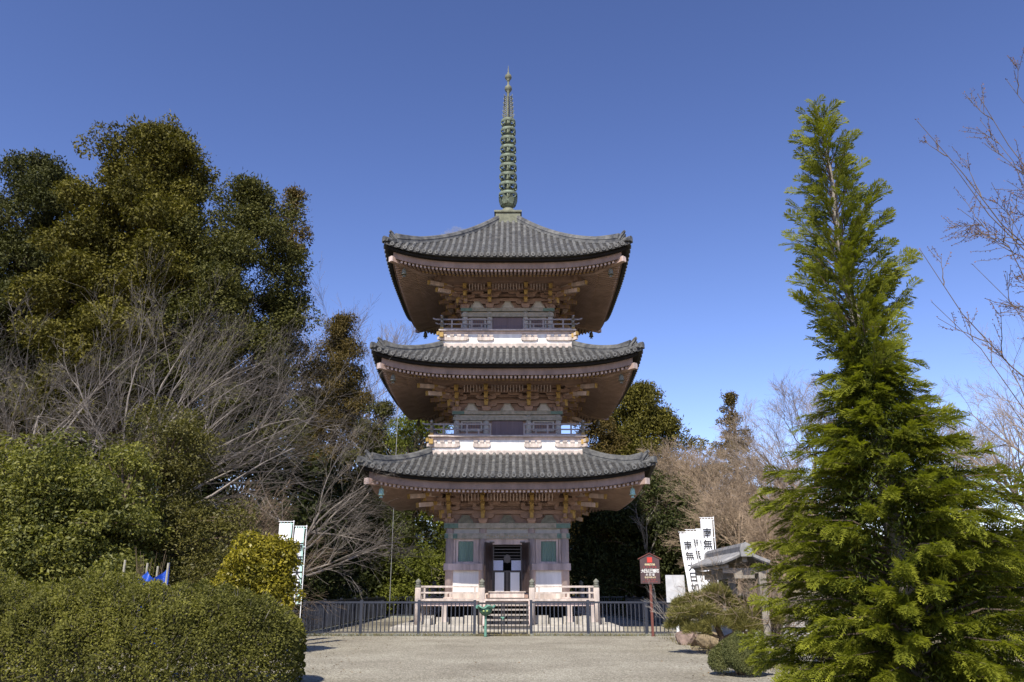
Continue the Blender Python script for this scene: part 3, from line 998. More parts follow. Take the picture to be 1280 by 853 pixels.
def make_balcony(s, below, idx):
    """balcony of an upper storey, on its bracketed white base above the roof below"""
    b, zf = s['b'], s['zf']
    T = below['T']
    zb = below['Zt']
    hf = {1: 3.26, 2: 2.98}[idx]
    hb = {1: 3.16, 2: 2.88}[idx]
    root = part('balcony')
    mb = MB()
    mb.box(-hb + .06, hb - .06, -hb + .06, -hb + .2, zb - .3, zf - .14)
    mb.four().build('white_base', M['plaster'], root)
    mb = MB()
    mb.box(-hb, hb, -hb, -hb + .2, zb - .12, zb + .15)
    mb.four().build('base_beam', M['pale_wood'], root)
    mb = MB()
    mb.box(-hf, hf, -hf, -b - .05, zf - .055, zf + .005)
    mb.four().build('floor_boards', M['pale_wood'], root)
    mb = MB()
    mb.box(-hf + .1, hf - .1, -hf + .12, -hf + .26, zf - .16, zf - .057)
    mb.four().build('edge_beam', M['wood'], root)
    # small boat-shaped brackets on the white base
    n1 = .36 * hb
    zz = zf - .48
    proto = None
    for q in range(4):
        a = q * math.pi / 2
        for u, L in ((-hb + .62, 1.15), (-n1 + .08, .72), (n1 - .08, .72), (hb - .62, 1.15)):
            mb = MB()
            if proto is None or True:
                boat_arm(mb, 0, 0, 0, L, .15, .13)
                k = 4 if L > 1 else 3
                for i in range(k):
                    tier_block(mb, -L / 2 + .11 + (L - .22) * i / (k - 1), 0, .152, .17, .12)
                o = mb.build('small_bracket', M['pale_wood'], root)
            o.location = Matrix.Rotation(a, 3, 'Z') @ Vector((u, -hb + .045, zz))
            o.rotation_euler = (0, 0, a)
    # railing: three rails, broken in the middle by the stair-less opening
    hr = hf - .12
    for sx in (-1, 1):
        mb = MB()
        for z, w, h, ext in ((zf + .02, .09, .06, .0), (zf + .24, .07, .05, .16), (zf + .45, .07, .06, .28)):
            x0, x1 = sorted((sx * .66, sx * (hr + ext)))
            mb.box(x0, x1, -hr - w / 2, -hr + w / 2, z, z + h)
            if ext:
                mb.beam((sx * (hr + ext - .01), -hr, z + h / 2), (sx * (hr + ext + .12), -hr, z + h / 2 + .05), w, h * .9)
        for k in range(5):
            x = sx * (.70 + (hr - .70) * k / 5)
            mb.box(x - .035, x + .035, -hr - .03, -hr + .03, zf + .08, zf + .24 if k % 2 else zf + .45)
        for q in range(4):
            o = mb.build('railing', M['rail_grey'], root)
            o.rotation_euler = (0, 0, q * math.pi / 2)
            o.location.z = .002 * (q % 2)
    proto = None
    for q in range(4):
        a = q * math.pi / 2
        if proto is None:
            mb = MB()
            mb.box(-.06, .06, -.06, .06, 0, .5)
            giboshi(mb, 0, 0, .5, .062)
            mb.cur = 1
            mb.box(-.075, .075, -.075, .075, -.06, .12)
            mb.box(-.085, .085, -.2, .085, -.36, -.16)
            proto = o = mb.build('corner_post', [M['carving'], M['ochre']], root)
        else:
            o = proto.copy(); COL.objects.link(o)
        o.location = Matrix.Rotation(a, 3, 'Z') @ Vector((-hr, -hr, zf))
        o.rotation_euler = (0, 0, a)
    proto = None
    for q in range(4):
        mb = MB()
        a = q * math.pi / 2
        c = math.sqrt(.5)
        mb.beam((-hb + .2, -hb + .2, zf - .25), (-hf - .02, -hf - .02, zf - .2), .12, .14)
        mb.beam((-hb + .2, -hb + .2, zf - .42), (-hb - .12, -hb - .12, zf - .4), .12, .14)
        mb.cur = 1
        mb.beam((-hf - .02, -hf - .02, zf - .2), (-hf - .05, -hf - .05, zf - .195), .14, .16)
        o = mb.build('corner_arm', [M['pale_wood'], M['ochre']], root)
        o.rotation_euler = (0, 0, a)

def make_veranda(s):
    b, zf = s['b'], s['zf']
    hf = 3.45
    root = part('veranda')
    mb = MB()
    mb.box(-hf - .08, hf + .08, -hf - .08, -b + .1, zf - .075, zf + .0)
    mb.four().build('floor_boards', M['pale_wood'], root)
    mb = MB()
    mb.box(-hf + .05, hf - .05, -hf + .05, -hf + .2, zf - .26, zf - .078)
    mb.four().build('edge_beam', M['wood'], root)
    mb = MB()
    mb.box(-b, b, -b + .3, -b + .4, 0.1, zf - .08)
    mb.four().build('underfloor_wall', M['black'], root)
    proto = None
    for q in range(4):
        a = q * math.pi / 2
        for u in (-hf + .0, -b + .08, b - .08) + (() if q == 0 else (-.9, .9)):
            if proto is None:
                mb = MB()
                mb.box(-.09, .09, -.09, .09, .2, zf - .26)
                mb.cur = 1
                mb.box(-.17, .17, -.17, .17, .18, .27)
                proto = o = mb.build('support_post', [M['pale_wood'], M['stone']], root)
            else:
                o = proto.copy(); COL.objects.link(o)
            o.location = Matrix.Rotation(a, 3, 'Z') @ Vector((u, -hf + .12, 0))
    # railing with a gap for the steps in front
    hr = hf
    for q in range(4):
        for sx in (-1, 1):
            mb = MB()
            g = .97 if q == 0 else .02
            for z, h in ((zf + .42, .07), (zf + .20, .06)):
                x0, x1 = sorted((sx * g, sx * hr))
                mb.box(x0, x1, -hr - .04, -hr + .04, z, z + h)
            for x in (hr - .25, g + .28) + (() if q == 0 else (1.9,)):
                mb.box(sx * x - .035, sx * x + .035, -hr - .03, -hr + .03, zf, zf + .42)
            o = mb.build('railing', M['pale_wood'], root)
            o.rotation_euler = (0, 0, q * math.pi / 2)
            o.location.z = .002 * (q % 2)
    proto = None
    for q in range(4):
        a = q * math.pi / 2
        for u in (-hf,) + ((-.97, .97) if q == 0 else ()):
            if proto is None:
                mb = MB(); mb.smooth = True
                mb.lathe([(.115, .15), (.115, zf + .42)], n=14)
                mb.cur = 1
                giboshi(mb, 0, 0, zf + .42, .115)
                proto = o = mb.build('railing_post', [M['pale_wood'], M['carving']], root)
            else:
                o = proto.copy(); COL.objects.link(o)
            o.location = Matrix.Rotation(a, 3, 'Z') @ Vector((u, -hf - .02, 0))
    # wooden front steps
    for k in range(5):
        z = zf - .18 - .18 * k
        y = -hf - .12 - .17 * k
        mb = MB()
        mb.box(-.84, .84, y - .2, y + .06, z - .055, z)
        mb.build('step', M['worn_step'], root)
    for sx in (-1, 1):
        mb = MB()
        mb.prism([(-hf - .05, zf - .05), (-hf - .05, zf - .32), (-hf - .75, .18), (-hf - 1.0, .18), (-hf - 1.0, .24)], 'x', sx * .87 - .04, sx * .87 + .04)
        mb.build('stringer', M['wood'], root)
    # stone base
    root2 = part('stone_base')
    mb = MB()
    mb.box(-4.35, 4.35, -4.35, 4.35, -.1, .13)
    mb.box(-4.2, 4.2, -4.2, 4.2, .13, .18)
    mb.build('plinth', M['stone'], root2)
    for q in range(4):
        mb = MB()
        for x in np.arange(-3.3, 3.4, .55):
            mb.box(x, x + .5, -3.12, -2.9, .18, .46 + .05 * math.sin(x * 7))
        o = mb.build('foundation_stones', M['stone'], root2)
        o.rotation_euler = (0, 0, q * math.pi / 2)

for i, s in enumerate(STOREYS):
    make_roof(s)
    make_eaves(s, i)
    make_walls(s, i)
    if i:
        make_balcony(s, STOREYS[i - 1], i)
make_veranda(STOREYS[0])
make_spire()

# wind bells under the roof corners
CORNER = {0: 'front left', 1: 'front right', 2: 'rear right', 3: 'rear left'}
LEVEL = ['lowest', 'middle', 'top']
for i, s in enumerate(STOREYS):
    for q in range(4):
        if i == 0 and q > 1:
            continue
        d = s['W'] - .78
        z = s['E'] - .49 + .2 * (s['W'] - .25 - d) + under_fn(s)(d, d) - .1
        p = Matrix.Rotation(q * math.pi / 2, 3, 'Z') @ Vector((-d, -d, z))
        pale = (i == 0)
        t = empty('wind_bell', (PX + p.x, PD + p.y, p.z), '%s bronze wind bell hanging under the %s corner of the %s pagoda roof' % ('pale green' if pale else 'dark', CORNER[q], LEVEL[i]),
                  'wind bell', 'wind bells under the pagoda roof corners')
        mb = MB(); mb.smooth = True
        mb.tube([(0, 0, .06), (0, 0, -.08)], .014, 6)
        mb.lathe([(.02, -.07), (.07, -.09), (.095, -.16), (.10, -.28), (.125, -.34), (.11, -.34), (.085, -.28), (.06, -.12)], n=14, cap=False)
        mb.build('bell_body', M['pale_blue_bell'] if pale else M['carving'], t)
        mb = MB()
        mb.tube([(0, 0, -.12), (0, 0, -.38)], .008, 4)
        mb.prism([(-.03, -.36), (.03, -.36), (.075, -.46), (0, -.43), (-.075, -.46)], 'y', -.01, .01)
        mb.build('clapper', M['pale_blue_bell'] if pale else M['carving'], t)
# ================================================================== GROUND
def ground_mat():
    m = bpy.data.materials.new('earth_and_litter')
    m.use_nodes = True
    nt = m.node_tree; b = nt.nodes['Principled BSDF']; L = nt.links
    tc = nt.nodes.new('ShaderNodeTexCoord')
    n1 = nt.nodes.new('ShaderNodeTexNoise'); n1.inputs['Scale'].default_value = 0.35; n1.inputs['Detail'].default_value = 8
    n2 = nt.nodes.new('ShaderNodeTexNoise'); n2.inputs['Scale'].default_value = 9; n2.inputs['Detail'].default_value = 8
    for n in (n1, n2): L.new(tc.outputs['Object'], n.inputs['Vector'])
    r1 = nt.nodes.new('ShaderNodeValToRGB')
    r1.color_ramp.elements[0].position = .35; r1.color_ramp.elements[1].position = .65
    r1.color_ramp.elements[0].color = (.20, .155, .10, 1); r1.color_ramp.elements[1].color = (.22, .20, .10, 1)
    L.new(n1.outputs['Fac'], r1.inputs['Fac'])
    mx = nt.nodes.new('ShaderNodeMixRGB'); mx.blend_type = 'OVERLAY'; mx.inputs['Fac'].default_value = .7
    L.new(r1.outputs['Color'], mx.inputs['Color1']); L.new(n2.outputs['Fac'], mx.inputs['Color2'])
    L.new(mx.outputs['Color'], b.inputs['Base Color'])
    b.inputs['Roughness'].default_value = .95
    bp = nt.nodes.new('ShaderNodeBump'); bp.inputs['Strength'].default_value = .6; bp.inputs['Distance'].default_value = .05
    L.new(n2.outputs['Fac'], bp.inputs['Height']); L.new(bp.outputs['Normal'], b.inputs['Normal'])
    return m

def gravel_mat(name, c0, c1, sc=34.0):
    m = bpy.data.materials.new(name)
    m.use_nodes = True
    nt = m.node_tree; b = nt.nodes['Principled BSDF']; L = nt.links
    tc = nt.nodes.new('ShaderNodeTexCoord')
    v = nt.nodes.new('ShaderNodeTexVoronoi'); v.inputs['Scale'].default_value = sc
    n1 = nt.nodes.new('ShaderNodeTexNoise'); n1.inputs['Scale'].default_value = .5; n1.inputs['Detail'].default_value = 7
    n2 = nt.nodes.new('ShaderNodeTexNoise'); n2.inputs['Scale'].default_value = 14; n2.inputs['Detail'].default_value = 3
    for n in (v, n1, n2): L.new(tc.outputs['Object'], n.inputs['Vector'])
    sp = nt.nodes.new('ShaderNodeSeparateColor'); L.new(v.outputs['Color'], sp.inputs['Color'])
    r = nt.nodes.new('ShaderNodeValToRGB')
    r.color_ramp.elements[0].color = (*c0, 1); r.color_ramp.elements[1].color = (*c1, 1)
    L.new(sp.outputs['Red'], r.inputs['Fac'])
    r2 = nt.nodes.new('ShaderNodeValToRGB')
    r2.color_ramp.elements[0].position = .3; r2.color_ramp.elements[1].position = .7
    r2.color_ramp.elements[0].color = (.70, .68, .64, 1); r2.color_ramp.elements[1].color = (1.04, 1.04, 1.0, 1)
    L.new(n1.outputs['Fac'], r2.inputs['Fac'])
    mx = nt.nodes.new('ShaderNodeMixRGB'); mx.blend_type = 'MULTIPLY'; mx.inputs['Fac'].default_value = 1
    L.new(r.outputs['Color'], mx.inputs['Color1']); L.new(r2.outputs['Color'], mx.inputs['Color2'])
    L.new(mx.outputs['Color'], b.inputs['Base Color'])
    b.inputs['Roughness'].default_value = .95; b.inputs['Specular IOR Level'].default_value = .2
    ad = nt.nodes.new('ShaderNodeMath'); ad.operation = 'ADD'
    L.new(v.outputs['Distance'], ad.inputs[0]); L.new(n2.outputs['Fac'], ad.inputs[1])
    bp = nt.nodes.new('ShaderNodeBump'); bp.inputs['Strength'].default_value = .9; bp.inputs['Distance'].default_value = .03; bp.invert = True
    L.new(ad.outputs[0], bp.inputs['Height']); L.new(bp.outputs['Normal'], b.inputs['Normal'])
    return m

mb = MB()
xs = sorted(set([-900, -500, -250, -120, 120, 250, 500, 900] + list(np.linspace(-80, 80, 41))))
ys = sorted(set([-300, -100, -20, 140, 250, 500, 900] + list(np.linspace(0, 110, 45))))
mb.smooth = True
mb.grid([[(x, y, gz(x, y) - .03) for x in xs] for y in ys])
tag(mb.build('ground', ground_mat()), kind='structure')

FY, FXL, FXR = 28.3, -7.0, 6.3      # the pagoda fence
rng = np.random.default_rng(7)
mb = MB()
edge = [(-30, 2), (30, 2), (30, 12), (9, 13.2), (5.6, 15.5), (4.7, 18.5), (4.6, 22), (5.2, 25), (6.3, FY), (FXL, FY), (-12, FY), (-30, 27)]
mb.add([(x, y, 0.0) for x, y in edge], [tuple(range(len(edge)))])
tag(mb.build('gravel_yard', gravel_mat('grey_beige_gravel', (.22, .20, .155), (.50, .465, .385))), kind='structure')
mb = MB()
mb.add([(FXL + .05, FY + .1, .002), (FXR - .05, FY + .1, .002), (FXR - .05, 46, .002), (FXL - .3, 46, .002)], [(0, 1, 2, 3)])
tag(mb.build('inner_court', gravel_mat('pale_sandy_gravel', (.26, .235, .18), (.50, .46, .37), 30)), kind='structure')
# distant hills
mb = MB(); mb.smooth = True
r0 = np.random.default_rng(3)
rows = []
for k in range(5):
    t = k / 4
    rows.append([(math.cos(a) * (820 + 200 * t), math.sin(a) * (820 + 200 * t) , -3 + (62 + 16 * math.sin(a * 9) + 9 * math.sin(a * 23 + 1) + 3 * math.sin(a * 71)) * math.sin(math.pi / 2 * t)) for a in np.linspace(R(10), R(170), 161)])
mb.grid(rows)
tag(mb.build('far_hills', mat('haze_blue_far_hill', (.10, .13, .16), .95, .2, .02)), kind='structure')  # bluish colour carries the haze of distance

# ------------------------------------------------------------------ fence
def fence_run(name, a, b, posts, label, skip_last=False, dense=.135):
    a, b = Vector((*a, 0)), Vector((*b, 0))
    d = (b - a); Ln = d.length; d.normalize()
    root = empty(name, a, label, 'fence', 'steel fence round the pagoda court', math.atan2(d.y, d.x))
    mb = MB()
    mb.box(0, Ln, -.028, .028, 1.03, 1.09)
    mb.box(0, Ln, -.02, .02, .10, .135)
    mb.build('rail', M['fence'], root)
    n = int(Ln / dense)
    mb = MB()
    for i in range(1, n):
        x = Ln * i / n
        mb.box(x - .015, x + .015, -.015, .015, .135, 1.03)
    mb.build('balusters', M['fence'], root)
    for t in posts:
        mb = MB()
        x = min(Ln - .04, max(.04, t))
        mb.box(x - .045, x + .045, -.046, .046, 0, 1.12)
        mb.box(x - .05, x + .05, -.05, .05, 1.12, 1.135)
        mb.build('post', M['fence'], root)
    mb = MB()
    mb.box(0, Ln, -.10, .10, -.05, .07)
    mb.build('kerb', M['kerb'], root)
    return root
gx0, gx1 = -1.21, .60
xpost = [(p - 640) / 1000 * .9645 * FY / .955 * .955 for p in (454, 523, 663, 734, 805)]
fence_run('metal_fence', (FXL, FY), (gx0, FY), [0, 1.95, 3.88, gx0 - FXL], 'slate grey steel fence running left of the gate towards the clipped hedge')
fence_run('metal_fence', (gx1, FY), (FXR, FY), [0, 1.95, 3.88, FXR - gx1], 'slate grey steel fence running right of the gate behind the brown sign')
fence_run('metal_fence', (FXL, 46.5), (FXL, FY + .12), [0, 3, 6, 9, 12, 15, 18], 'slate grey steel fence going back along the left side of the court')
fence_run('metal_fence', (FXR, FY + .12), (FXR, 46.5), [0, 3, 6, 9, 12, 15, 18], 'slate grey steel fence going back along the right side of the court')
fence_run('metal_fence', (FXR - .1, 46.6), (FXL + .1, 46.6), [2, 4, 6, 8, 10, 12], 'slate grey steel fence across the back of the court under the trees')
# gate: two leaves between the posts
gate = empty('metal_gate', ((gx0 + gx1) / 2, FY, 0), 'dark double leaf steel gate in front of the pagoda steps', 'gate')
gw = (gx1 - gx0) / 2 - .07
for sx in (-1, 1):
    mb = MB()
    x0, x1 = sorted((sx * .015, sx * gw))
    mb.box(x0, x1, -.025, .025, 1.00, 1.06)
    mb.box(x0, x1, -.025, .025, .06, .11)
    mb.box(x0, x0 + .05, -.025, .025, .11, 1.0)
    mb.box(x1 - .05, x1, -.025, .025, .11, 1.0)
    for i in range(1, 6):
        x = x0 + (x1 - x0) * i / 6
        mb.box(x - .014, x + .014, -.014, .014, .11, 1.0)
    mb.build('gate_leaf', M['gate'], gate)
mb = MB()
mb.box(-.07, .05, -.05, -.027, .56, .60)
mb.tube([(.0, -.04, .56), (.0, -.05, .50)], .02, 6)
mb.build('latch', M['green_metal'], gate)

# ------------------------------------------------------------------ green bowl on a post
X, Z = at(607, 765, 27.7)
bowl = empty('offering_bowl', (X, 27.75, 0), 'green lotus leaf bowl on a thin post in front of the gate', 'offering bowl')
mb = MB(); mb.smooth = True
mb.lathe([(.06, 0), (.045, .06), (.04, .64), (.07, .70)], n=12)
mb.build('post', M['green_metal'], bowl)
mb = MB(); mb.smooth = True
mb.lathe([(.05, .64), (.13, .68), (.20, .76), (.225, .87), (.20, .91), (.18, .88)], n=24, cap=False)
mb.build('bowl', M['green_dark'], bowl)
mb = MB(); mb.smooth = True
n = 40
rows = []
for r, z in ((.08, .88), (.18, .90), (.27, .95), (.32, .93), (.30, .905), (.18, .875)):
    rows.append([(r * (1 + .10 * math.sin(5 * a)) * math.cos(a), r * (1 + .10 * math.sin(5 * a)) * .9 * math.sin(a), z + (r > .2) * .045 * math.sin(5 * a + 1)) for a in np.linspace(0, 2 * math.pi, n)])
mb.grid(rows)
mb.build('leaf_rim', M['green_metal'], bowl)
for sx in (-.06, .055):  # two coloured balls stand in for glints on the bowl
    mb = MB()
    mb.ball((sx, -.212, .80), .034, 10, 6)
    mb.build('painted_glint', M['glint'], bowl)

# ------------------------------------------------------------------ lettering placed on a face
def put_text(mb, txt, cx, cz, size, y=0.0, sx=1.0, fn=None, depth=0.0):
    vs, fs = text_mesh(txt)
    pts = [(cx + p[0] * size * sx, y, cz + p[1] * size) for p in vs]
    if fn: pts = [fn(p) for p in pts]
    mb.add(pts, fs)

# brown notice board
X, _ = at(816, 795, 28.0)
sg = empty('notice_sign', (X, 27.95, 0), 'brown gabled notice board with red seal and white lettering on a post', 'sign')
sw, zb, ze = .325, 1.66, 2.57
mb = MB()
mb.box(-.04, .04, -.0, .06, -.3, 1.7)
mb.build('post', M['sign_frame'], sg)
mb = MB()
mb.prism([(-sw, zb), (sw, zb), (sw, ze - .12), (0, ze + .05), (-sw, ze - .12)], 'y', -.03, -.004)
mb.build('board', M['sign_board'], sg)
mb = MB()
for s_ in (-1, 1):
    mb.beam((s_ * -.004, -.02, ze + .075), (s_ * (sw + .07), -.02, ze - .12), .07, .028)
mb.build('gable_roof', M['sign_frame'], sg)
mb = MB(); mb.box(-.085, .085, -.034, -.031, 2.34, 2.51); mb.build('seal', M['red_ink'], sg)
def word(txt, z, h, w, m):
    mb = MB()
    n = len(txt)
    for i, c in enumerate(txt):
        put_text(mb, c, -w / 2 + w * (i + .5) / n, z, h, -.034, 1.0)
    mb.build('lettering', m, sg)
word('参拝者の皆様', 2.275, .07, .34, M['cream_ink'])
word('文化財保護', 2.195, .06, .48, M['dull_red_ink'])
for dx in (0, .006):
    pass
word('大日山三重塔', 2.07, .12, .58, M['white_ink'])
word('大日堂', 1.95, .08, .33, M['white_ink'])
word('弘法大師御作', 1.865, .06, .37, M['cream_ink'])
word('火気厳禁', 1.785, .055, .38, M['dull_red_ink'])
word('境内における喫煙を禁ず', 1.72, .032, .52, M['dull_red_ink'])

# weathered white board on a white post
X, _ = at(848, 796, 27.6)
wb = empty('white_board_sign', (X, 27.6, 0), 'blank weathered white board on a white post beside the flags', 'sign')
mb = MB(); mb.box(-.04, .04, 0, .07, -.2, 1.2); mb.build('post', M['white_post'], wb)
mb = MB(); mb.box(-.32, .30, -.03, -.003, 1.07, 1.93); mb.build('board', M['white_board'], wb)
mb = MB(); mb.beam((.10, -.034, 1.58), (.20, -.034, 1.55), .004, .03); mb.beam((.02, -.034, 1.545), (.10, -.034, 1.585), .004, .012)
mb.build('scratch', M['rail_grey'], wb)

# ------------------------------------------------------------------ flags
def flag(px_l, px_r, py_t, py_b, Y, label, txt, group, lean=0.0, turn=0.0, size=.31, pale=False, start=.16, seed=0):
    xl, zt = at(px_l, py_t, Y); xr, _ = at(px_r, py_t, Y); _, zb = at(px_r, py_b, Y)
    w, h = xr - xl, zt - zb
    root = empty('prayer_flag', (xl, Y, 0), label, 'flag', group, turn)
    w = w / max(.3, math.cos(turn))
    def fn(p):
        x, y, z = p
        k = (zt - z) / h
        return (x + lean * (zt - z), y + .04 * math.sin(k * 7 + x * 2 + seed), z)
    for d in (0.0,):
        mb = MB(); mb.smooth = True
        rows = [[fn((w * i / 10, d, zt - h * j / 24)) for i in range(11)] for j in range(25)]
        mb.grid(rows)
        mb.build('cloth', M['flag'], root)
    mb = MB()
    for k in range(5):
        z = zt - .02 - k * (h - .05) / 4
        mb.tube([fn((w + .045, 0, z)), fn((w - .02, -.003, z))], .014, 4)
    for k in range(4):
        x = w * (k + .5) / 4
        mb.tube([fn((x, 0, zt + .045)), fn((x, -.003, zt - .02))], .014, 4)
    mb.build('loops', M['flag_edge'] if pale else M['flag'], root)
    if pale:
        mb = MB()
        mb.grid([[fn((x, -.004, zt - h * j / 24)) for x in (w - .06, w + .002)] for j in range(25)])
        mb.build('edge_band', M['flag_edge'], root)
    mb = MB()
    mb.tube([(w + .05 + lean * zt * 1.0, .012, 0), (w + .05, .012, zt + .08)], .013, 6)
    mb.tube([(w + .07, .012, zt + .045), (-.02, .012, zt + .045)], .010, 6)
    mb.build('pole', M['white_post'], root)
    mb = MB()
    z = zt - start - size / 2
    for c in txt:
        put_text(mb, c, w * .52, z, size * .86, -.014, .92, fn)
        z -= size
    if txt:
        mb.build('lettering', M['black_ink'], root)
    return root
G = 'white prayer flags beside the tiled shelter'
T8 = '南無大日如来'
flag(849, 866, 667, 751, 26.9, 'leftmost white prayer flag of the shelter cluster, small black characters, above the white board', T8, G, lean=.10, size=.33, start=.22)
flag(857, 873, 664, 750, 27.4, 'white prayer flag with large black characters leaning in the middle of its cluster', T8, G, lean=.09, size=.36, start=.22, seed=2)
flag(870, 880, 663, 752, 27.9, 'narrow white prayer flag half hidden behind the tallest flag', T8, G, lean=.03, size=.28, start=.3, seed=4)
flag(875, 890, 649, 741, 26.4, 'tallest white prayer flag, upright with bold black characters above the tiled shelter roof', T8, G, lean=.0, size=.36, start=.26, seed=5)
G = 'white prayer flags behind the golden bush'
flag(349, 365, 654, 742, 24.4, 'white green edged prayer flag mostly hidden behind the golden bush, only its top showing', '', G, pale=True, seed=1)
flag(369, 381, 660, 756, 23.4, 'white green edged prayer flag at the right side of the golden bush', T8, G, pale=True, size=.36, start=.36, seed=3)

# ------------------------------------------------------------------ long tiled shelter on posts, running away from the yard
sh = empty('tiled_shelter', (5.64, 20.0, 0), 'long low grey tiled roof on weathered posts behind the pine', 'shelter')
LY = 4.4
sh.rotation_euler = (0, 0, R(-2.5))
def zr(x):      # roof slope, x from ridge
    return 2.36 - .55 * abs(x) + .18 * abs(x) ** 2
mb = MB()
for s_ in (-1, 1):
    rows = [[(s_ * t, y, zr(t) - .02) for t in np.linspace(0, .54, 7)] for y in (0, LY)]
    mb.grid(rows)
    mb.grid([[(s_ * t, y, zr(t) - .07) for t in np.linspace(0, .54, 7)] for y in (0, LY)])
mb.build('tile_bed', M['tile'], sh)
mb = MB()
for k in range(int(LY / .2) + 1):
    y = .04 + k * .2
    for s_ in (-1, 1):
        mb.tube([(s_ * t, y, zr(t)) for t in np.linspace(.05, .57, 6)], .055, 7)
mb.build('round_tiles', M['tile_pale'], sh)
mb = MB()
mb.strip([[(-.09, y, zr(0) - .05), (.09, y, zr(0) - .05), (.10, y, zr(0) + .12), (.06, y, zr(0) + .2), (-.06, y, zr(0) + .2), (-.10, y, zr(0) + .12)] for y in (-.05, LY + .05)])
mb.build('ridge', M['tile_pale'], sh)
for y in (-.12, LY + .05):
    mb = MB()
    mb.prism([(-.13, 2.24), (.13, 2.24), (.15, 2.38), (.11, 2.52), (0, 2.58), (-.11, 2.52), (-.15, 2.38)], 'y', y, y + .07)
    mb.build('ridge_end', M['tile_pale'], sh)
mb = MB()
mb.box(-.06, .06, .1, LY - .1, 2.12, 2.25)
for s_ in (-1, 1):
    mb.box(s_ * .44 - .04, s_ * .44 + .04, .1, LY - .1, 1.98, 2.06)
mb.build('purlin', M['weathered_post'], sh)
for y in (.3, 1.7, 4.15):
    mb = MB()
    ox = .42 if y < 1 else 0
    mb.box(ox - .085, ox + .085, y - .085, y + .085, -.1, 2.12)
    mb.cur = 1
    mb.box(ox - .13, ox + .13, y - .13, y + .13, -.1, .18)
    mb.cur = 0
    mb.build('post', [M['weathered_post'], M['stone']], sh)
    mb = MB()
    mb.box(-.5, .5, y - .05, y + .05, 1.86, 1.98)
    mb.box(-.24, .24, y - .055, y + .055, 1.74, 1.858)
    mb.build('bracket_arm', M['weathered_post'], sh)

# ------------------------------------------------------------------ rocks and low wall
def rock(px, py, Y, r, m, label, seed, sc=(1, 1, .8)):
    rg = np.random.default_rng(seed)
    X, _ = at(px, py, Y)
    mb = MB()
    import bmesh
    bm = bmesh.new()
    bmesh.ops.create_icosphere(bm, subdivisions=3, radius=1)
    pl = [(Vector(rdirs(rg, 1)[0]), rg.uniform(.55, .95)) for _ in range(14)]
    for v in bm.verts:
        d = v.co.normalized()
        k = min([1.0] + [t / max(.05, d.dot(nv)) for nv, t in pl if d.dot(nv) > .05])
        v.co = Vector((d.x * sc[0], d.y * sc[1], d.z * sc[2])) * k * r * (1 + .05 * math.sin(d.x * 9 + d.y * 7))
    me = bpy.data.meshes.new('rock'); bm.to_mesh(me); bm.free(); me.materials.append(m)
    o = link('rock', me); o.location = (X, Y, r * .35)
    return tag(o, label, 'rock')
rock(859, 798, 24.0, .40, M['rock_red'], 'reddish brown boulder at the gravel edge beside a post', 4, (1.1, 1, .9))
rock(888, 800, 22.6, .34, M['rock_tan'], 'tan boulder between the shelter posts', 9, (1.2, .8, .9))
rock(1002, 812, 17.2, .35, M['stone'], 'pale stone half hidden under the left side of the cypress', 12, (1.2, 1, .7))
lw = MB()
lw.box(5.9, 8.9, 25.3, 25.6, -.1, .62)
lw.cur = 1
lw.box(5.86, 8.94, 25.26, 25.64, .62, .70)
tag(lw.build('low_wall', [M['concrete'], M['stone']]), 'low grey concrete wall beyond the tiled shelter', 'wall')
lw = MB()
for k in range(22):
    lw.box(5.8 + k * .2, 5.98 + k * .2, 27.4 + .01 * (k % 3), 27.44 + .01 * (k % 3), 0, 1.35 + .03 * (k % 4))
tag(lw.build('board_fence', M['weathered_post']), 'weathered grey board fence behind the low wall', 'fence')

# ------------------------------------------------------------------ blue tarp, stakes, bundle of sticks behind the hedge
X0, Z0 = at(164, 722, 18.6)
tp = MB(); tp.smooth = True
rg = np.random.default_rng(5)
def tarp_pt(t, k):
    x = -8.36 + .72 * t
    top = [1.66, 1.80, 1.88, 1.72, 1.84, 1.96, 2.06][min(6, int(t * 6))]
    top2 = [1.66, 1.80, 1.88, 1.72, 1.84, 1.96, 2.06][min(6, int(t * 6) + 1)]
    f = t * 6 - int(t * 6)
    zt = (top * (1 - f) + top2 * f)
    return (x, 18.6 + .12 * math.sin(t * 11) + .1 * math.sin(k * 5 + t * 4), .3 + (zt - .3) * k)
tp.grid([[tarp_pt(t, k) for t in np.linspace(0, 1, 25)] for k in np.linspace(0, 1, 10)])
tag(tp.build('blue_tarp', M['tarp']), 'crumpled blue tarpaulin strung between stakes behind the hedge', 'tarp')
for px, pt_, Y, lab in ((156, 700, 18.4, 'thin grey stake standing alone left of the blue tarpaulin'),
                        (184, 704, 18.75, 'thin grey stake among the bundled canes at the blue tarpaulin'),
                        (197, 708, 18.8, 'short grey stake behind the middle of the blue tarpaulin'),
                        (210, 704, 18.5, 'grey stake holding the right edge of the blue tarpaulin')):
    X, Z = at(px, pt_, Y)
    mb = MB()
    mb.tube([(0, 0, -.2), (.01, 0, Z)], .024, 6)
    o = mb.build('stake', M['bamboo_stake'], None, (X, Y, 0))
    tag(o, lab, 'stake')
mb = MB()
for k in range(22):
    a, r_ = rg.uniform(0, 6.28), rg.uniform(0, .09)
    b0 = Vector((r_ * math.cos(a), r_ * math.sin(a), .2))
    d = Vector((.13 * math.cos(a), .13 * math.sin(a), 1)) * rg.uniform(1.6, 2.3)
    mb.tube([b0, b0 + d * .5 + Vector((0, 0, .05)), b0 + d + Vector((rg.normal(0, .08), 0, 0))], [.009, .007, .003], 4)
X, _ = at(188, 700, 18.9)
tag(mb.build('bundled_canes', M['bark_red'], None, (X, 18.95, 0)), 'bundle of bare brown canes tied up beside the blue tarpaulin', 'shrub')

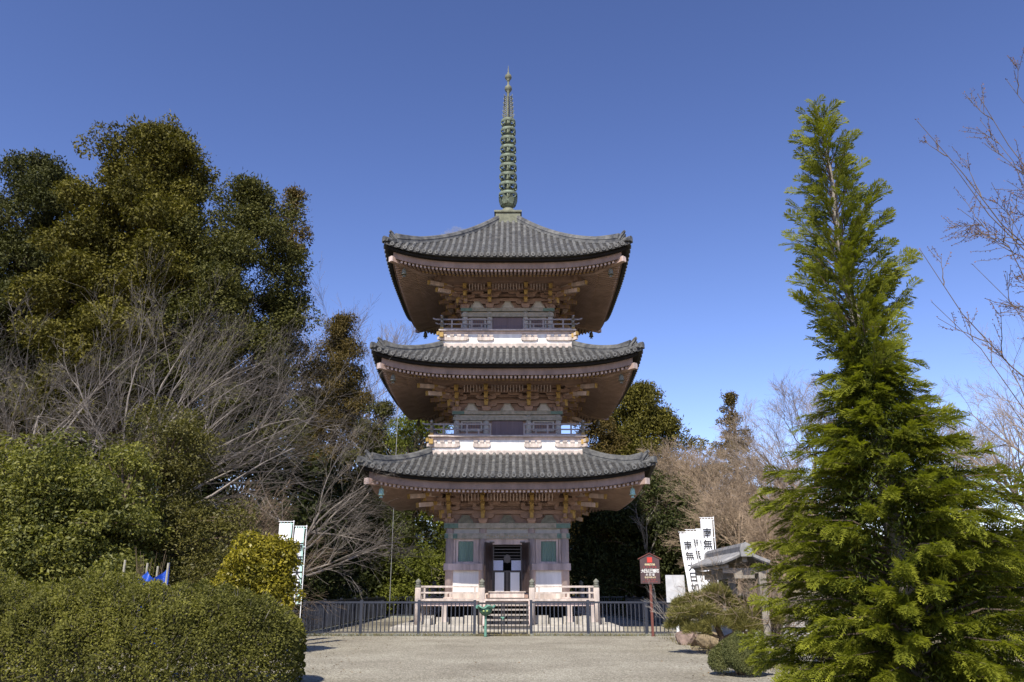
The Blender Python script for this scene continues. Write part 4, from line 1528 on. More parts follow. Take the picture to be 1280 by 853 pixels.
# thin pole behind the pagoda
mb = MB()
X, Z = at(503, 500, 42.3)
mb.tube([(0, 0, 0), (0, 0, Z)], .016, 6)
tag(mb.build('steel_pole', M['pole_grey'], None, (-6.15, 42.3, 0)), 'very thin tall grey pole left of the pagoda', 'pole')
# ================================================================== VEGETATION
def bend_line(a, b, n, rng, amp):
    a, b = np.array(a, float), np.array(b, float)
    out = []
    ph = rng.uniform(0, 6.28, 2)
    for i in range(n + 1):
        t = i / n
        p = a + (b - a) * t
        p[0] += amp * math.sin(t * 5 + ph[0]) * t
        p[1] += amp * math.sin(t * 4 + ph[1]) * t
        out.append(tuple(p))
    return out

def cedar(seed, x, y, h, rad, z0, m, label, group=None, tufts=300, tr=.75, prof=None, per=230, needle=.24, loc_z=None, cat='tree', name='cedar_tree', bark='bark_dark', lean=0):
    """conifer whose branches end in rounded tufts of needles"""
    rng = np.random.default_rng(seed)
    root = empty(name, (x, y, gz(x, y) if loc_z is None else loc_z), label, cat, group)
    tp = bend_line((0, 0, -.3), (lean, 0, h - .3), 10, rng, .15)
    mb = MB()
    mb.tube(tp, [max(.04, .018 * h * (1 - .93 * i / 10)) for i in range(11)], 8)
    prof = prof or (lambda t: (1 - t) ** .75)
    blobs = []
    nb_ = max(24, tufts // 6)
    for i in range(nb_):
        t = (i + rng.random()) / nb_
        zc = z0 + (h - z0) * t ** .9
        tt = (zc - z0) / (h - z0)
        a = i * 2.39996 + rng.normal(0, .35)
        if rng.random() < .17 and tt < .9: continue
        re = rad * prof(tt) * rng.uniform(.62, 1.14) * (1 + .16 * math.sin(2 * a + seed))
        droop = rng.uniform(-.10, .12) * re
        for k in range(13):
            q = 1 - .72 * (k / 12) ** 1.1
            s = tr * rng.uniform(.46, .84) * (.45 + .55 * prof(tt)) * (1.05 - .25 * abs(q - .75))
            sp_ = .30 * re * (1.1 - q) + .36 * tr
            rr = re * q
            blobs.append((lean * zc / h + rr * math.cos(a) + rng.normal(0, sp_ * .7), rr * math.sin(a) + rng.normal(0, sp_ * .7), min(h - .4 * tr, zc + droop * q + rng.normal(0, .30 * tr)), s, s, s * .8))
    for t in (.955, .975, .985):
        blobs.append((lean, 0, z0 + (h - z0) * t - .2, tr * .35, tr * .35, tr * .6))
    limb_tubes(mb, rng, tp[2:], [b[:3] for b in blobs[::6]], .05)
    mb.build('trunk', M[bark], root)
    P, U, N, L, W, T = blob_leaves(rng, blobs, per * 4.4, needle * .54, needle * .30, shell=.66, out=1.0, updir=.45)
    k = len(P) // 12
    out = norm(P[:k * 12:12] - np.array([0, 0, z0 + (h - z0) * .45]))
    P[:k * 12:12] += out * rng.uniform(0, .26, (k, 1)) * tr + rng.normal(0, .06, (k, 3))
    U[:k * 12:12] = out + rng.normal(0, .4, (k, 3)); L[:k * 12:12] *= 1.5; W[:k * 12:12] *= .7
    leaves('crown', P, U, N, L, W, T, M[m], root)
    return root

def leafy(seed, x, y, blobs, m, label, per, leaf, name='evergreen_tree', group=None, cat='tree', trunk_h=None, trunk_r=.16, aspect=.5, shell=.55, loc_z=None, sub=None, bark='bark', mid=.45, subr=(.28, .5)):
    """broadleaf crown: big lobes broken into leaf clumps, with a branching trunk"""
    rng = np.random.default_rng(seed)
    root = empty(name, (x, y, gz(x, y) if loc_z is None else loc_z), label, cat, group)
    cl = []
    for b in blobs:
        k = sub or 26
        for i in range(k):
            d = rdirs(rng, 1)[0]
            if d[2] < -.55: d[2] *= -.5
            r_ = np.array(b[3:6])
            q = (.55 + .42 * rng.random() ** .5)
            s = np.mean(r_) * rng.uniform(*subr)
            c = np.array(b[:3]) + d * r_ * q
            cl.append((*c, s * 1.15, s * 1.15, s * .75))
    mb = MB()
    top = max(b[2] for b in blobs)
    tp = bend_line((0, 0, -.3), (np.mean([b[0] for b in blobs]) * .6, 0, trunk_h or top * .8), 6, rng, .12)
    mb.tube(tp, [trunk_r * (1 - .8 * i / 6) for i in range(7)], 8)
    limb_tubes(mb, rng, tp[1:], [c[:3] for c in cl[::2]], trunk_r * .35)
    mb.build('trunk', M[bark], root)
    P, U, N, L, W, T = blob_leaves(rng, cl, per, leaf, leaf * aspect, shell=shell, updir=.45, tint_mid=mid)
    leaves('crown', P, U, N, L, W, T, M[m], root)
    return root

def grow(rng, mb_trunk, mb_twig, p, d, L, r, lev, spec, trop, maxlev, rmin=.0022):
    """a bare branch and its children; spec[lev] = (children, length ratio, angle range, wiggle)"""
    kids, ratio, ang, wig = spec[lev]
    n = 6 if lev < 2 else 4
    pts, rad = [p.copy()], [r]
    q = p.copy(); dd = d.copy()
    for i in range(n):
        dd = (dd + Vector(rng.normal(0, wig, 3)) + Vector(trop[lev]) * (1 / n)).normalized()
        q = q + dd * (L / n)
        pts.append(q.copy()); rad.append(max(rmin, r * (1 - .78 * (i + 1) / n)))
    (mb_trunk if lev == 0 else mb_twig).tube(pts, rad, 7 if lev == 0 else (5 if lev == 1 else 3), cap=False)
    if lev >= maxlev:
        return
    for k in range(kids):
        t = rng.uniform(.28 if lev else .35, 1.0)
        i = min(n - 1, int(t * n)); f = t * n - i
        a = pts[i].lerp(pts[i + 1], f)
        bd = (pts[i + 1] - pts[i]).normalized()
        side = bd.orthogonal().normalized()
        side.rotate(Matrix.Rotation(rng.uniform(0, 6.283), 3, bd))
        an = R(rng.uniform(*ang))
        nd = (bd * math.cos(an) + side * math.sin(an)).normalized()
        grow(rng, mb_trunk, mb_twig, a, nd, L * ratio * rng.uniform(.7, 1.2) * (1 - .25 * t), max(rmin, rad[i] * .58), lev + 1, spec, trop, maxlev, rmin)

def bare(seed, x, y, h, label, mt, spec=None, trop=None, d=(0, 0, 1), r=None, group=None, name='bare_tree', loc_z=None, lift=0, maxlev=None, stems=1, cat='tree'):
    rng = np.random.default_rng(seed)
    root = empty(name, (x, y, gz(x, y) if loc_z is None else loc_z), label, cat, group)
    spec = spec or [(9, .62, (25, 60), .10), (8, .60, (25, 60), .12), (7, .6, (20, 55), .14), (5, .6, (20, 50), .15), (0, 0, (0, 0), .15)]
    trop = trop or [(0, 0, .2)] * 5
    a, b = MB(), MB()
    for k in range(stems):
        dd = Vector(d)
        if stems > 1:
            an = 6.283 * k / stems + rng.uniform(-.4, .4)
            dd = (dd + Vector((.35 * math.cos(an), .35 * math.sin(an), 0))).normalized()
        grow(rng, a, b, Vector((0, 0, -.2)), dd.normalized(), h, r or h * .018, 0, spec, trop, maxlev if maxlev is not None else len(spec) - 1, y * .00009)
    a.build('trunk', M[mt], root)
    b.build('branches', M[mt], root)
    return root

# ---- tall conifers on the left
def place(px, py_top, Y):
    X, Z = at(px, py_top, Y)
    return X, Z - gz(X, Y)
X, H_ = place(205, 138, 38)
cedar(11, X, 38, H_ - 1.3, 4.5, 7.5, 'l_cedar', 'tallest olive brown cedar rising highest above the left tree group', tufts=600, tr=.95, prof=lambda t: min(1, 1.3 * (1 - t) ** .36), per=150, needle=.32)
X, H_ = place(62, 180, 40)
cedar(12, X, 40, H_ - 1.0, 4.2, 7, 'l_cedar_dark', 'dark green cedar at the left edge of the tall tree group', tufts=380, tr=1.0, prof=lambda t: min(1, 1.25 * (1 - t) ** .45), per=140, needle=.30)
X, H_ = place(-45, 235, 41)
cedar(13, X, 41, H_, 5.5, 6, 'l_cedar_dark', 'dark conifer cut off by the left frame edge', tufts=240, tr=1.1, prof=lambda t: min(1, 1.25 * (1 - t) ** .45), per=120, needle=.32)
X, H_ = place(312, 208, 36.5)
cedar(14, X - .3, 36.5, H_ - .9, 4.1, 6.5, 'l_cedar_green', 'dark green conifer on the right flank of the tallest cedar', tufts=480, tr=.9, prof=lambda t: min(1, 1.3 * (1 - t) ** .55), per=150, needle=.27, lean=.4)
X, H_ = place(372, 236, 40)
cedar(15, X - .2, 40, H_, 2.3, 9, 'l_cedar_brown', 'bronze tinged conifer on the right edge of the tall left group', tufts=170, tr=.75, prof=lambda t: min(1, 1.1 * (1 - t) ** .7), per=130, needle=.28)
X, H_ = place(428, 385, 54)
cedar(16, X, 54, H_ - .5, 4.0, 3, 'l_cedar_brown', 'lower bronze olive conifer between the tall group and the pagoda', tufts=300, tr=.95, prof=lambda t: min(1, 1.1 * (1 - t) ** .6), per=140, needle=.27)
X, H_ = place(120, 330, 43)
cedar(17, X, 43, H_, 5.0, 5, 'l_cedar', 'lower olive cedar behind the bare trees on the left', tufts=250, tr=1.0, prof=lambda t: min(1, 1.2 * (1 - t) ** .5), per=120, needle=.32)
X, H_ = place(10, 360, 44)
cedar(18, X, 44, H_, 5.5, 5, 'l_cedar', 'broad shadowed olive cedar low at the left frame edge', tufts=200, tr=1.0, prof=lambda t: min(1, 1.2 * (1 - t) ** .5), per=110, needle=.32)

# ---- trees behind the pagoda, left
X, H_ = place(478, 503, 52)
cedar(21, X, 52, H_, 3.6, 2, 'l_cedar_green', 'dark green conifer beyond the fence just left of the pagoda middle roof', tufts=240, tr=.8, prof=lambda t: min(1, 1.1 * (1 - t) ** .55), per=110, needle=.3)
X, H_ = place(524, 508, 48.5)
leafy(22, X, 48.5, [(0, 0, H_ * .85, 1.7, 1.5, H_ * .16), (-.2, 0, H_ * .62, 2.2, 1.8, 2.2), (.3, 0, H_ * .40, 2.4, 2, 2.4), (0, 0, H_ * .18, 2.3, 2, 1.9), (-1.4, -.6, H_ * .22, 1.6, 1.4, 2.6), (-.9, -.7, H_ * .1, 1.8, 1.4, 1.8)], 'l_bamboo',
      'feathery bright green tree close behind the left side of the pagoda', 480, .20, aspect=.3, sub=26, name='green_tree', trunk_r=.14, mid=.55)
X, H_ = place(468, 606, 47.5)
leafy(23, X, 47.5, [(0, 0, H_ * .7, 2.1, 1.8, H_ * .3), (-.8, 0, H_ * .38, 2.3, 2, 2.0), (.8, .3, H_ * .3, 1.9, 1.7, 1.8)], 'l_dark',
      'rounded dark evergreen behind the side fence left of the pagoda', 420, .18, sub=26, mid=.6)
X, H_ = place(395, 560, 48.5)
leafy(24, X, 48.5, [(0, 0, H_ * .7, 3.2, 2, H_ * .28), (-1.8, 0, H_ * .4, 3, 2, 2.5), (1.5, 0, H_ * .3, 2.5, 2, 2.4)], 'l_dark',
      'shadowy dark evergreen mass behind the drooping bare tree', 120, .32, sub=24, mid=.25)
X, H_ = place(288, 552, 36)
leafy(34, X, 36, [(0, 0, H_ * .68, 2.6, 1.8, H_ * .3), (-2.0, 0, H_ * .42, 2.4, 1.8, 2.4), (1.9, 0, H_ * .36, 2.4, 1.8, 2.4), (.2, 0, H_ * .15, 3.2, 1.8, 1.6)], 'l_dark',
      'dark evergreen deep in shade behind the olive tree and the golden bush', 150, .26, sub=28, mid=.3)
# ---- trees behind the pagoda, right
X, H_ = place(800, 470, 54)
cedar(35, X, 54, H_ - .6, 4.6, 2, 'l_cedar', 'broad olive conifer beyond the right side of the pagoda middle roof', tufts=460, tr=.95, prof=lambda t: min(1, 1.25 * (1 - t) ** .55), per=130, needle=.32)
X, H_ = place(748, 520, 52)
cedar(26, X, 52, H_, 3.0, 3, 'l_cedar_brown', 'bronze conifer close to the pagoda right side between two roofs', tufts=220, tr=.8, prof=lambda t: min(1, 1.2 * (1 - t) ** .5), per=120, needle=.3)
X, H_ = place(912, 486, 66)
cedar(27, X, 66, H_ - .3, 3.6, 3, 'l_cedar_brown', 'slim pointed cedar standing alone beyond the pale bare trees', tufts=300, tr=.62, prof=lambda t: min(1, 1.05 * (1 - t) ** 1.0 + .03), per=150, needle=.3)
X, H_ = place(805, 585, 47.8)
leafy(28, X, 47.8, [(0, 0, H_ * .75, 2.8, 2, H_ * .24), (-1.8, .3, H_ * .55, 2.2, 1.8, 2.2), (1.5, 0, H_ * .5, 2.4, 1.8, 2.4), (-.5, .2, H_ * .25, 3.6, 1.8, 2.0)], 'l_dark',
      'large dark evergreen beyond the fence behind the brown notice board', 420, .18, sub=28, mid=.5)
X, H_ = place(745, 610, 48.2)
leafy(29, X, 48.2, [(0, 0, H_ * .7, 1.9, 1.6, H_ * .28), (.3, 0, H_ * .35, 2.3, 1.8, 2.2)], 'l_dark',
      'dark evergreen tucked behind the right corner of the pagoda veranda', 400, .18, sub=26, mid=.35)
X, H_ = place(875, 625, 47.6)
leafy(30, X, 47.6, [(0, 0, H_ * .7, 2.0, 1.6, H_ * .28), (.3, 0, H_ * .35, 2.3, 1.8, 2.0)], 'l_dark',
      'dark evergreen beyond the fence behind the white prayer flags', 400, .18, sub=26, mid=.45)

# ---- bare trees
SP = [(13, .62, (25, 60), .07), (9, .60, (18, 45), .08), (9, .58, (15, 40), .09), (6, .6, (15, 40), .10), (0, 0, (0, 0), .1)]
X, _ = at(172, 600, 30); 
bare(41, X, 30, 7.2, 'bare grey tree with wide fan of branches above the left evergreens', 'bark_grey',
     spec=[(16, 1.08, (25, 75), .08), (10, .55, (18, 48), .07), (7, .55, (15, 45), .09), (4, .6, (15, 45), .12), (0, 0, (0, 0), .1)],
     trop=[(.1, 0, .1), (.7, 0, .10), (.35, 0, .05), (.12, 0, 0), (.1, 0, 0)], d=(.10, 0, 1), r=.19, maxlev=4)
X, _ = at(20, 600, 31)
bare(42, X, 31, 7.6, 'bare grey tree reaching in from the left frame edge', 'bark_grey',
     spec=[(13, .88, (25, 75), .08), (8, .58, (18, 50), .09), (7, .55, (15, 48), .10), (4, .6, (15, 45), .12), (0, 0, (0, 0), .1)],
     trop=[(.1, 0, .1), (.3, 0, .1), (.12, 0, .05), (.1, 0, 0), (.1, 0, 0)], d=(.05, 0, 1), r=.16)
X, _ = at(292, 690, 28)
bare(43, X - 1.1, 28, 2.6, 'bare brown tree with long drooping twigs sweeping right towards the pagoda', 'bark_tan',
     spec=[(17, 1.25, (30, 80), .08), (8, .55, (15, 42), .06), (7, .55, (12, 40), .08), (3, .6, (12, 40), .1), (0, 0, (0, 0), .1)],
     trop=[(.5, 0, .1), (.75, 0, .10), (.3, 0, .05), (.2, 0, -.08), (.2, 0, -.1)], d=(.35, 0, 1), r=.14)
X, _ = at(335, 640, 33)
bare(44, X, 33, 5.2, 'bare grey tree with low sweeping limbs in the shadow behind the golden bush', 'bark_grey',
     spec=[(11, 1.0, (25, 80), .08), (7, .58, (15, 45), .08), (7, .55, (14, 42), .1), (4, .6, (14, 42), .1), (0, 0, (0, 0), .1)],
     trop=[(.3, 0, .1), (.6, 0, .08), (.25, 0, .0), (.15, 0, 0), (.1, 0, 0)], d=(.2, 0, 1), r=.15)
X, H_ = place(445, 385, 62)
bare(45, X, 62, H_ * .7, 'tall thin bare tree showing faintly against the sky left of the pagoda', 'bark_far', spec=SP, trop=[(0, 0, .3)] * 5, r=.2)
# right
for k, (px, py, Y, lab) in enumerate(((880, 535, 47, 'pale brown bare tree rising behind the white prayer flags'),
                                      (945, 520, 49, 'pale brown bare tree with a dense crown left of the cypress'),
                                      (1008, 462, 44, 'taller bare tree whose crown shows just left of the cypress top half'),
                                      (850, 560, 50, 'small bare tree beside the olive conifer right of the pagoda'),
                                      (968, 590, 38, 'low bare tree with many tan twigs behind the tiled shelter'),
                                      (1075, 470, 48, 'bare tree behind the cypress with twigs showing beside its trunk'))):
    X, H_ = place(px, py, Y)
    bare(50 + k, X, Y, H_ * .66, lab, 'bark_tan' if k in (0, 1, 4) else 'bark_far', spec=[(18, .62, (20, 65), .08), (10, .60, (18, 48), .09), (9, .58, (15, 45), .1), (5, .6, (15, 45), .11), (0, 0, (0, 0), .1)], trop=[(0, 0, .2), (0, 0, .25), (0, 0, .15), (0, 0, .1), (0, 0, 0)], r=H_ * .016)
for k, (px, py, Y, lab) in enumerate(((908, 548, 42, 'warm tan bare tree directly above the tiled shelter roof'), (985, 520, 41, 'warm tan bare tree half covered by the left edge of the cypress'))):
    X, H_ = place(px, py, Y)
    bare(80 + k, X, Y, H_ * .56, lab, 'bark_tan', spec=[(18, .68, (20, 70), .08), (10, .60, (18, 50), .09), (9, .58, (15, 45), .1), (4, .6, (15, 45), .11), (0, 0, (0, 0), .1)], trop=[(0, 0, .2), (0, 0, .2), (0, 0, .1), (0, 0, .05), (0, 0, 0)], r=H_ * .016)
X, H_ = place(812, 600, 46.9)
bare(58, X, 46.9, H_ * .75, 'pale forked bare trunk in front of the dark evergreen right of the pagoda', 'bark_pale', spec=[(6, .5, (20, 45), .08), (5, .6, (18, 48), .09), (3, .6, (15, 45), .1), (0, 0, (0, 0), .1)], r=.13, trop=[(0, 0, .2)] * 4)
X, H_ = place(1262, 425, 27)
bare(59, X + .3, 27, H_ * .62, 'large grey bare tree with a forked trunk at the right frame edge', 'bark_far',
     spec=[(10, .85, (25, 65), .07), (8, .62, (20, 55), .10), (8, .55, (20, 50), .12), (5, .6, (15, 45), .12), (0, 0, (0, 0), .12)], trop=[(0, 0, .2), (-.1, 0, .25), (0, 0, .1), (0, 0, .1), (0, 0, 0)], r=.26)
X, H_ = place(1330, 440, 33)
bare(60, X, 33, H_ * .62, 'grey bare tree mostly outside the right frame edge behind the forked one', 'bark_far', spec=SP, trop=[(0, 0, .2)] * 5, r=.2)

# near bare tree, whose limbs reach in at the upper right
rng = np.random.default_rng(77)
NX, NY = 8.1, 9.0
near = empty('bare_tree', (NX, NY, 0), 'near bare tree reaching in from outside with red budded twigs at the upper right', 'tree')
mb = MB()
mb.tube(bend_line((0, 0, -.3), (.1, .2, 8.2), 8, rng, .15), [.17 * (1 - .07 * i) for i in range(9)], 9)
mb.build('trunk', M['bark_red'], near)
mb = MB(); buds = []
def reach(px0, py0, px1, py1, Y, r, nk, seed, lv=0):
    pass
def limb(a, b, r, kids, rg, klen, up, lev=0):
    a, b = Vector(a), Vector(b)
    L = (b - a).length
    n = 7
    pts = []
    for i in range(n + 1):
        t = i / n
        p = a.lerp(b, t) + Vector((0, 0, -.10 * L * math.sin(math.pi * t) * (1 if lev == 0 else .3)))
        if 0 < i < n: p += Vector(rg.normal(0, .012 * L, 3))
        pts.append(p)
    mb.tube(pts, [max(.0028, r * (1 - .8 * i / n)) for i in range(n + 1)], 6 if lev == 0 else 4, cap=False)
    buds.append((pts[-1], (pts[-1] - pts[-2]).normalized()))
    if lev >= 2:
        for i in range(2, n):
            buds.append((pts[i], rdirs(rg, 1)[0]))
        return
    for k in range(kids):
        t = rg.uniform(.25, .97)
        i = min(n - 1, int(t * n))
        p = pts[i].lerp(pts[i + 1], t * n - i)
        d = (pts[i + 1] - pts[i]).normalized()
        s = Vector(rdirs(rg, 1)[0]); s = (s - d * s.dot(d)).normalized()
        e = p + (d * .75 + s * .6 + Vector((0, 0, up))).normalized() * klen * rg.uniform(.45, 1.15) * (1 - .3 * t)
        limb(p, e, max(.003, r * .42), int(kids * .5), rg, klen * .5, up, lev + 1)
def tgt(px, py, Y):
    X, Z = at(px, py, Y); return Vector((X - NX, Y - NY, Z))
for (pz, px, py, Y, r, kids, kl, up, sd) in (
        (4.6, 1146, 151, 8.4, 0.0161, 8, .8, .15, 1), (4.2, 1190, 205, 8.8, 0.0186, 16, .9, .0, 2), (4.9, 1222, 118, 8.6, 0.0149, 10, .9, .3, 3),
        (3.9, 1200, 262, 9.3, 0.0149, 13, .75, -.1, 4), (2.9, 1150, 312, 8.2, 0.0161, 7, .75, .35, 5), (2.6, 1165, 378, 8.6, 0.0136, 6, .6, .3, 6),
        (5.1, 1258, 100, 9.2, 0.0149, 10, .8, .3, 7), (3.3, 1215, 330, 9.4, 0.0124, 6, .6, .4, 8), (4.4, 1225, 150, 9.8, 0.0136, 14, .7, .1, 9), (4.0, 1240, 230, 8.4, 0.0124, 14, .65, 0, 10)):
    limb((0, 0, pz - .9), tgt(px, py, Y), r, kids, np.random.default_rng(sd), kl, up)
mb.build('branches', M['bark_red'], near)
P = np.array([p for p, d in buds]); U = np.array([d for p, d in buds])
k = len(P)
P = np.repeat(P, 2, 0) + rng.normal(0, .008, (2 * k, 3)); U = np.repeat(U, 2, 0) + rng.normal(0, .4, (2 * k, 3))
leaves('buds', P, U, rdirs(rng, 2 * k), rng.uniform(.016, .034, 2 * k), .012, rng.random(2 * k), M['l_bud'], near)

# ---- broadleaf evergreens, middle ground left
X, H_ = place(60, 545, 21.5)
leafy(61, X, 21.5, [(0, 0, H_ * .70, 2.1, 1.7, H_ * .29), (-1.9, 0, H_ * .55, 2.0, 1.7, 2.0), (1.5, -.4, H_ * .48, 1.7, 1.5, 1.7), (-.4, -.8, H_ * .32, 2.6, 1.6, 1.5), (1.9, -.6, H_ * .25, 1.7, 1.4, 1.3), (-3, 0, H_ * .3, 2, 1.5, 1.6)], 'l_laurel',
      'glossy light green broadleaf evergreen behind the left end of the hedge', 1300, .115, sub=46, subr=(.2, .36), aspect=.45, mid=.5)
X, H_ = place(163, 548, 22.4)
leafy(62, X, 22.4, [(0, 0, H_ * .80, .75, .7, H_ * .18), (.1, 0, H_ * .55, 1.0, .9, 1.3), (-.2, 0, H_ * .3, 1.2, 1, 1.3)], 'l_laurel',
      'slender light green evergreen between the glossy tree and the olive tree', 1500, .115, sub=30, subr=(.22, .36), aspect=.45, mid=.6)
X, H_ = place(214, 498, 24.5)
leafy(63, X, 24.5, [(0, 0, H_ * .78, 1.35, 1.3, H_ * .21), (-.3, 0, H_ * .58, 1.7, 1.5, 1.6), (.9, 0, H_ * .42, 1.9, 1.5, 1.5), (-.9, -.2, H_ * .32, 1.8, 1.4, 1.6), (.6, -.6, H_ * .18, 2.3, 1.4, 1.2)], 'l_olive',
      'tall dull olive evergreen left of the golden bush', 1200, .105, sub=40, subr=(.22, .38), aspect=.42, mid=.5)
X, _ = at(262, 720, 22.8)
leafy(64, X, 22.8, [(0, 0, 1.4, 1.2, 1, 1.0), (-1.6, .2, 1.2, 1.3, 1, .9), (-3.0, .2, 1.3, 1.2, 1, .9)], 'l_olive', 'low spreading olive shrub between the blue tarpaulin and the golden bush', 700, .10, name='evergreen_shrub', sub=22, aspect=.42, mid=.35, cat='shrub', trunk_h=1.0, trunk_r=.06)
# golden bush
X, _ = at(327, 700, 20.6)
leafy(65, X, 20.6, [(-.05, 0, 2.0, .80, .78, .86), (-.05, 0, 1.25, .86, .85, .9), (-.72, -.1, 1.3, .5, .5, .6), (.42, -.1, 2.25, .42, .4, .5)], 'l_yellow', 'golden yellow green rounded bush between the hedge and the prayer flags', 2600, .105, name='golden_bush', sub=44, aspect=.5, cat='bush', trunk_h=1.3, trunk_r=.07, mid=.55, subr=(.25, .4))

# ---- clipped hedge, near left
rng = np.random.default_rng(91)
hedge = empty('clipped_hedge', (-7.2, 14.0, 0), 'long clipped olive hedge with a rounded end filling the lower left', 'hedge')
def hedge_top(x):      # x in local coordinates, right end at 3.7
    return 1.80 - .055 * (x + 6.0) * .55 + .04 * np.sin(x * 1.7) + .03 * np.sin(x * 4.1 + 1)
def hedge_surf(n, scale=1.0):
    """points and outward directions on the rounded hedge surface"""
    x = rng.uniform(-7.5, 3.75, n)
    a = rng.uniform(-.12, math.pi + .05, n)
    ex = 2.6
    ca, sa = np.cos(a), np.sin(a)
    cy = np.sign(ca) * np.abs(ca) ** (2 / ex); cz = np.sign(sa) * np.abs(sa) ** (2 / ex)
    endk = np.clip((3.75 - x) / 2.4, 0, 1)
    sh = (1 - (1 - endk) ** 2.4) ** (1 / 2.2)
    hw = 1.45 * sh
    ht = hedge_top(x) * (.50 + .50 * sh)
    bulge = 1 + .05 * np.sin(x * 3 + a * 4) + .05 * np.sin(x * 7.3 - a * 6) * np.sin(a * 3 + x) + .03 * np.sin(x * 17 + a * 11)
    y = -cy * hw * bulge
    z = .12 + (ht - .12) * np.maximum(cz, -.2) * bulge
    P = np.stack([x, y * scale, z * scale], 1)
    N = norm(np.stack([(1 - endk) * 1.6, -cy / np.maximum(hw, .3), cz / 1.2], 1))
    return P, N
P, N = hedge_surf(150000)
P = P - N * (rng.random(len(P)) ** 2 * .22)[:, None]
nn = norm(N + np.array([0, 0, .35]) + rng.normal(size=N.shape) * .55)
U = norm(np.cross(nn, rdirs(rng, len(P))) + N * .5)
patch = .5 + .22 * np.sin(P[:, 0] * 2.1 + P[:, 1] * 3) * np.sin(P[:, 2] * 4 + P[:, 0]) + .10 * np.sin(P[:, 0] * 9 + P[:, 1] * 7)
leaves('foliage', P, U, nn, rng.uniform(.032, .062, len(P)), rng.uniform(.018, .032, len(P)), patch * .8 + rng.normal(0, .2, len(P)), M['l_hedge'], hedge)
P, N = hedge_surf(9000)
mb = MB()
for p, d in zip(P[:2600], N[:2600]):
    v = Vector(d) + Vector(rng.normal(0, .45, 3)) + Vector((0, 0, .25))
    p = Vector(p) - Vector(d) * .16
    q = p + v.normalized() * rng.uniform(.12, .23)
    mb.tube([p, q], [.0045, .002], 3, cap=False)
for k in range(40):
    x, y = rng.uniform(-7, 3.0), rng.uniform(-.7, .7)
    for j in range(4):
        e = Vector((x + rng.normal(0, .35), y + rng.normal(0, .35), rng.uniform(.8, 1.25)))
        mb.tube([(x, y, -.05), (x * .5 + e.x * .5, y * .5 + e.y * .5, .5), e], [.02, .014, .006], 4)
mb.build('twigs', M['bark_grey'], hedge)
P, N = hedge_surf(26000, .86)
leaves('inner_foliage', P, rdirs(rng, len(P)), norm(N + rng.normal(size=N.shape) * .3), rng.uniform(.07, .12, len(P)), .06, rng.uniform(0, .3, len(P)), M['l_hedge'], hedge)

# ---- cypress, near right
rng = np.random.default_rng(121)
CX, CY, CH = 5.22, 11.0, 8.8
cyp = empty('cypress_tree', (CX, CY, 0), 'near yellow green cypress with layered feathery sprays and a leaning thin top', 'tree')
tpts = [(-.42 * (k / 12) ** 1.3 + .03 * math.sin(k * 1.3), .04 * math.sin(k), -.2 + (CH + .2) * k / 12) for k in range(13)]
lb = MB()
mb = MB()
mb.tube(tpts, [.17 * (1 - k / 12) ** 1.1 + .008 for k in range(13)], 9)
def trunk_at(z):
    k = min(11.999, max(0, (z + .2) / (CH + .2) * 12)); i = int(k); f = k - i
    return np.array(tpts[i]) * (1 - f) + np.array(tpts[i + 1]) * f
RZ = [(0, 1.6), (.6, 1.90), (1.6, 1.88), (2.4, 1.70), (3.0, 1.40), (3.6, 1.02), (4.0, .80), (4.35, .55), (4.7, .56), (5.1, .66), (5.9, .72), (6.5, .62), (7.1, .54), (7.8, .40), (8.3, .24), (8.95, .04)]
def crown_r(z):
    return float(np.interp(z, [a for a, b in RZ], [b for a, b in RZ]))
Ps, Us, Ns, Ls, Ws, Ts = [], [], [], [], [], []
def spray(p, d, nrm, L, tint):
    """one flat fern-like spray: axis with leaflets in pairs, themselves forked"""
    d = d / np.linalg.norm(d)
    s = np.cross(nrm, d); s /= max(1e-6, np.linalg.norm(s)); nrm = np.cross(d, s)
    npair = max(5, int(L / .027))
    t = (np.arange(npair) + .3) / npair
    droop = -.22 * L * t ** 2
    base = p + d * (t * L)[:, None] + np.array([0, 0, 1]) * droop[:, None]
    ln = (.42 * L * np.sin(np.pi * np.clip(t * .86 + .14, 0, 1)) ** .8 + .02)
    for sg in (-1, 1):
        u = d * .70 + s * sg * .72
        j = rng.normal(0, .10, (npair, 3))
        Ps.append(base); Us.append(u + j); Ns.append(np.tile(nrm, (npair, 1)) + rng.normal(0, .15, (npair, 3)))
        Ls.append(ln * rng.uniform(.75, 1.15, npair)); Ws.append(np.full(npair, .0155) * (1 + .4 * rng.random(npair)))
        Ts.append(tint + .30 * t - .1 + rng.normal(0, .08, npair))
        # side forks
        k = npair
        b2 = base + u * (ln * .45)[:, None]
        u2 = d * .95 + s * sg * .12
        Ps.append(b2); Us.append(u2 + rng.normal(0, .12, (k, 3))); Ns.append(np.tile(nrm, (k, 1)) + rng.normal(0, .2, (k, 3)))
        Ls.append(ln * .55); Ws.append(np.full(k, .012)); Ts.append(tint + .32 * t + rng.normal(0, .08, k))
    Ps.append(p[None, :]); Us.append(d[None, :] + np.array([[0, 0, -.1]])); Ns.append(nrm[None, :]); Ls.append(np.array([L])); Ws.append(np.array([.012])); Ts.append(np.array([tint]))
nb = 430
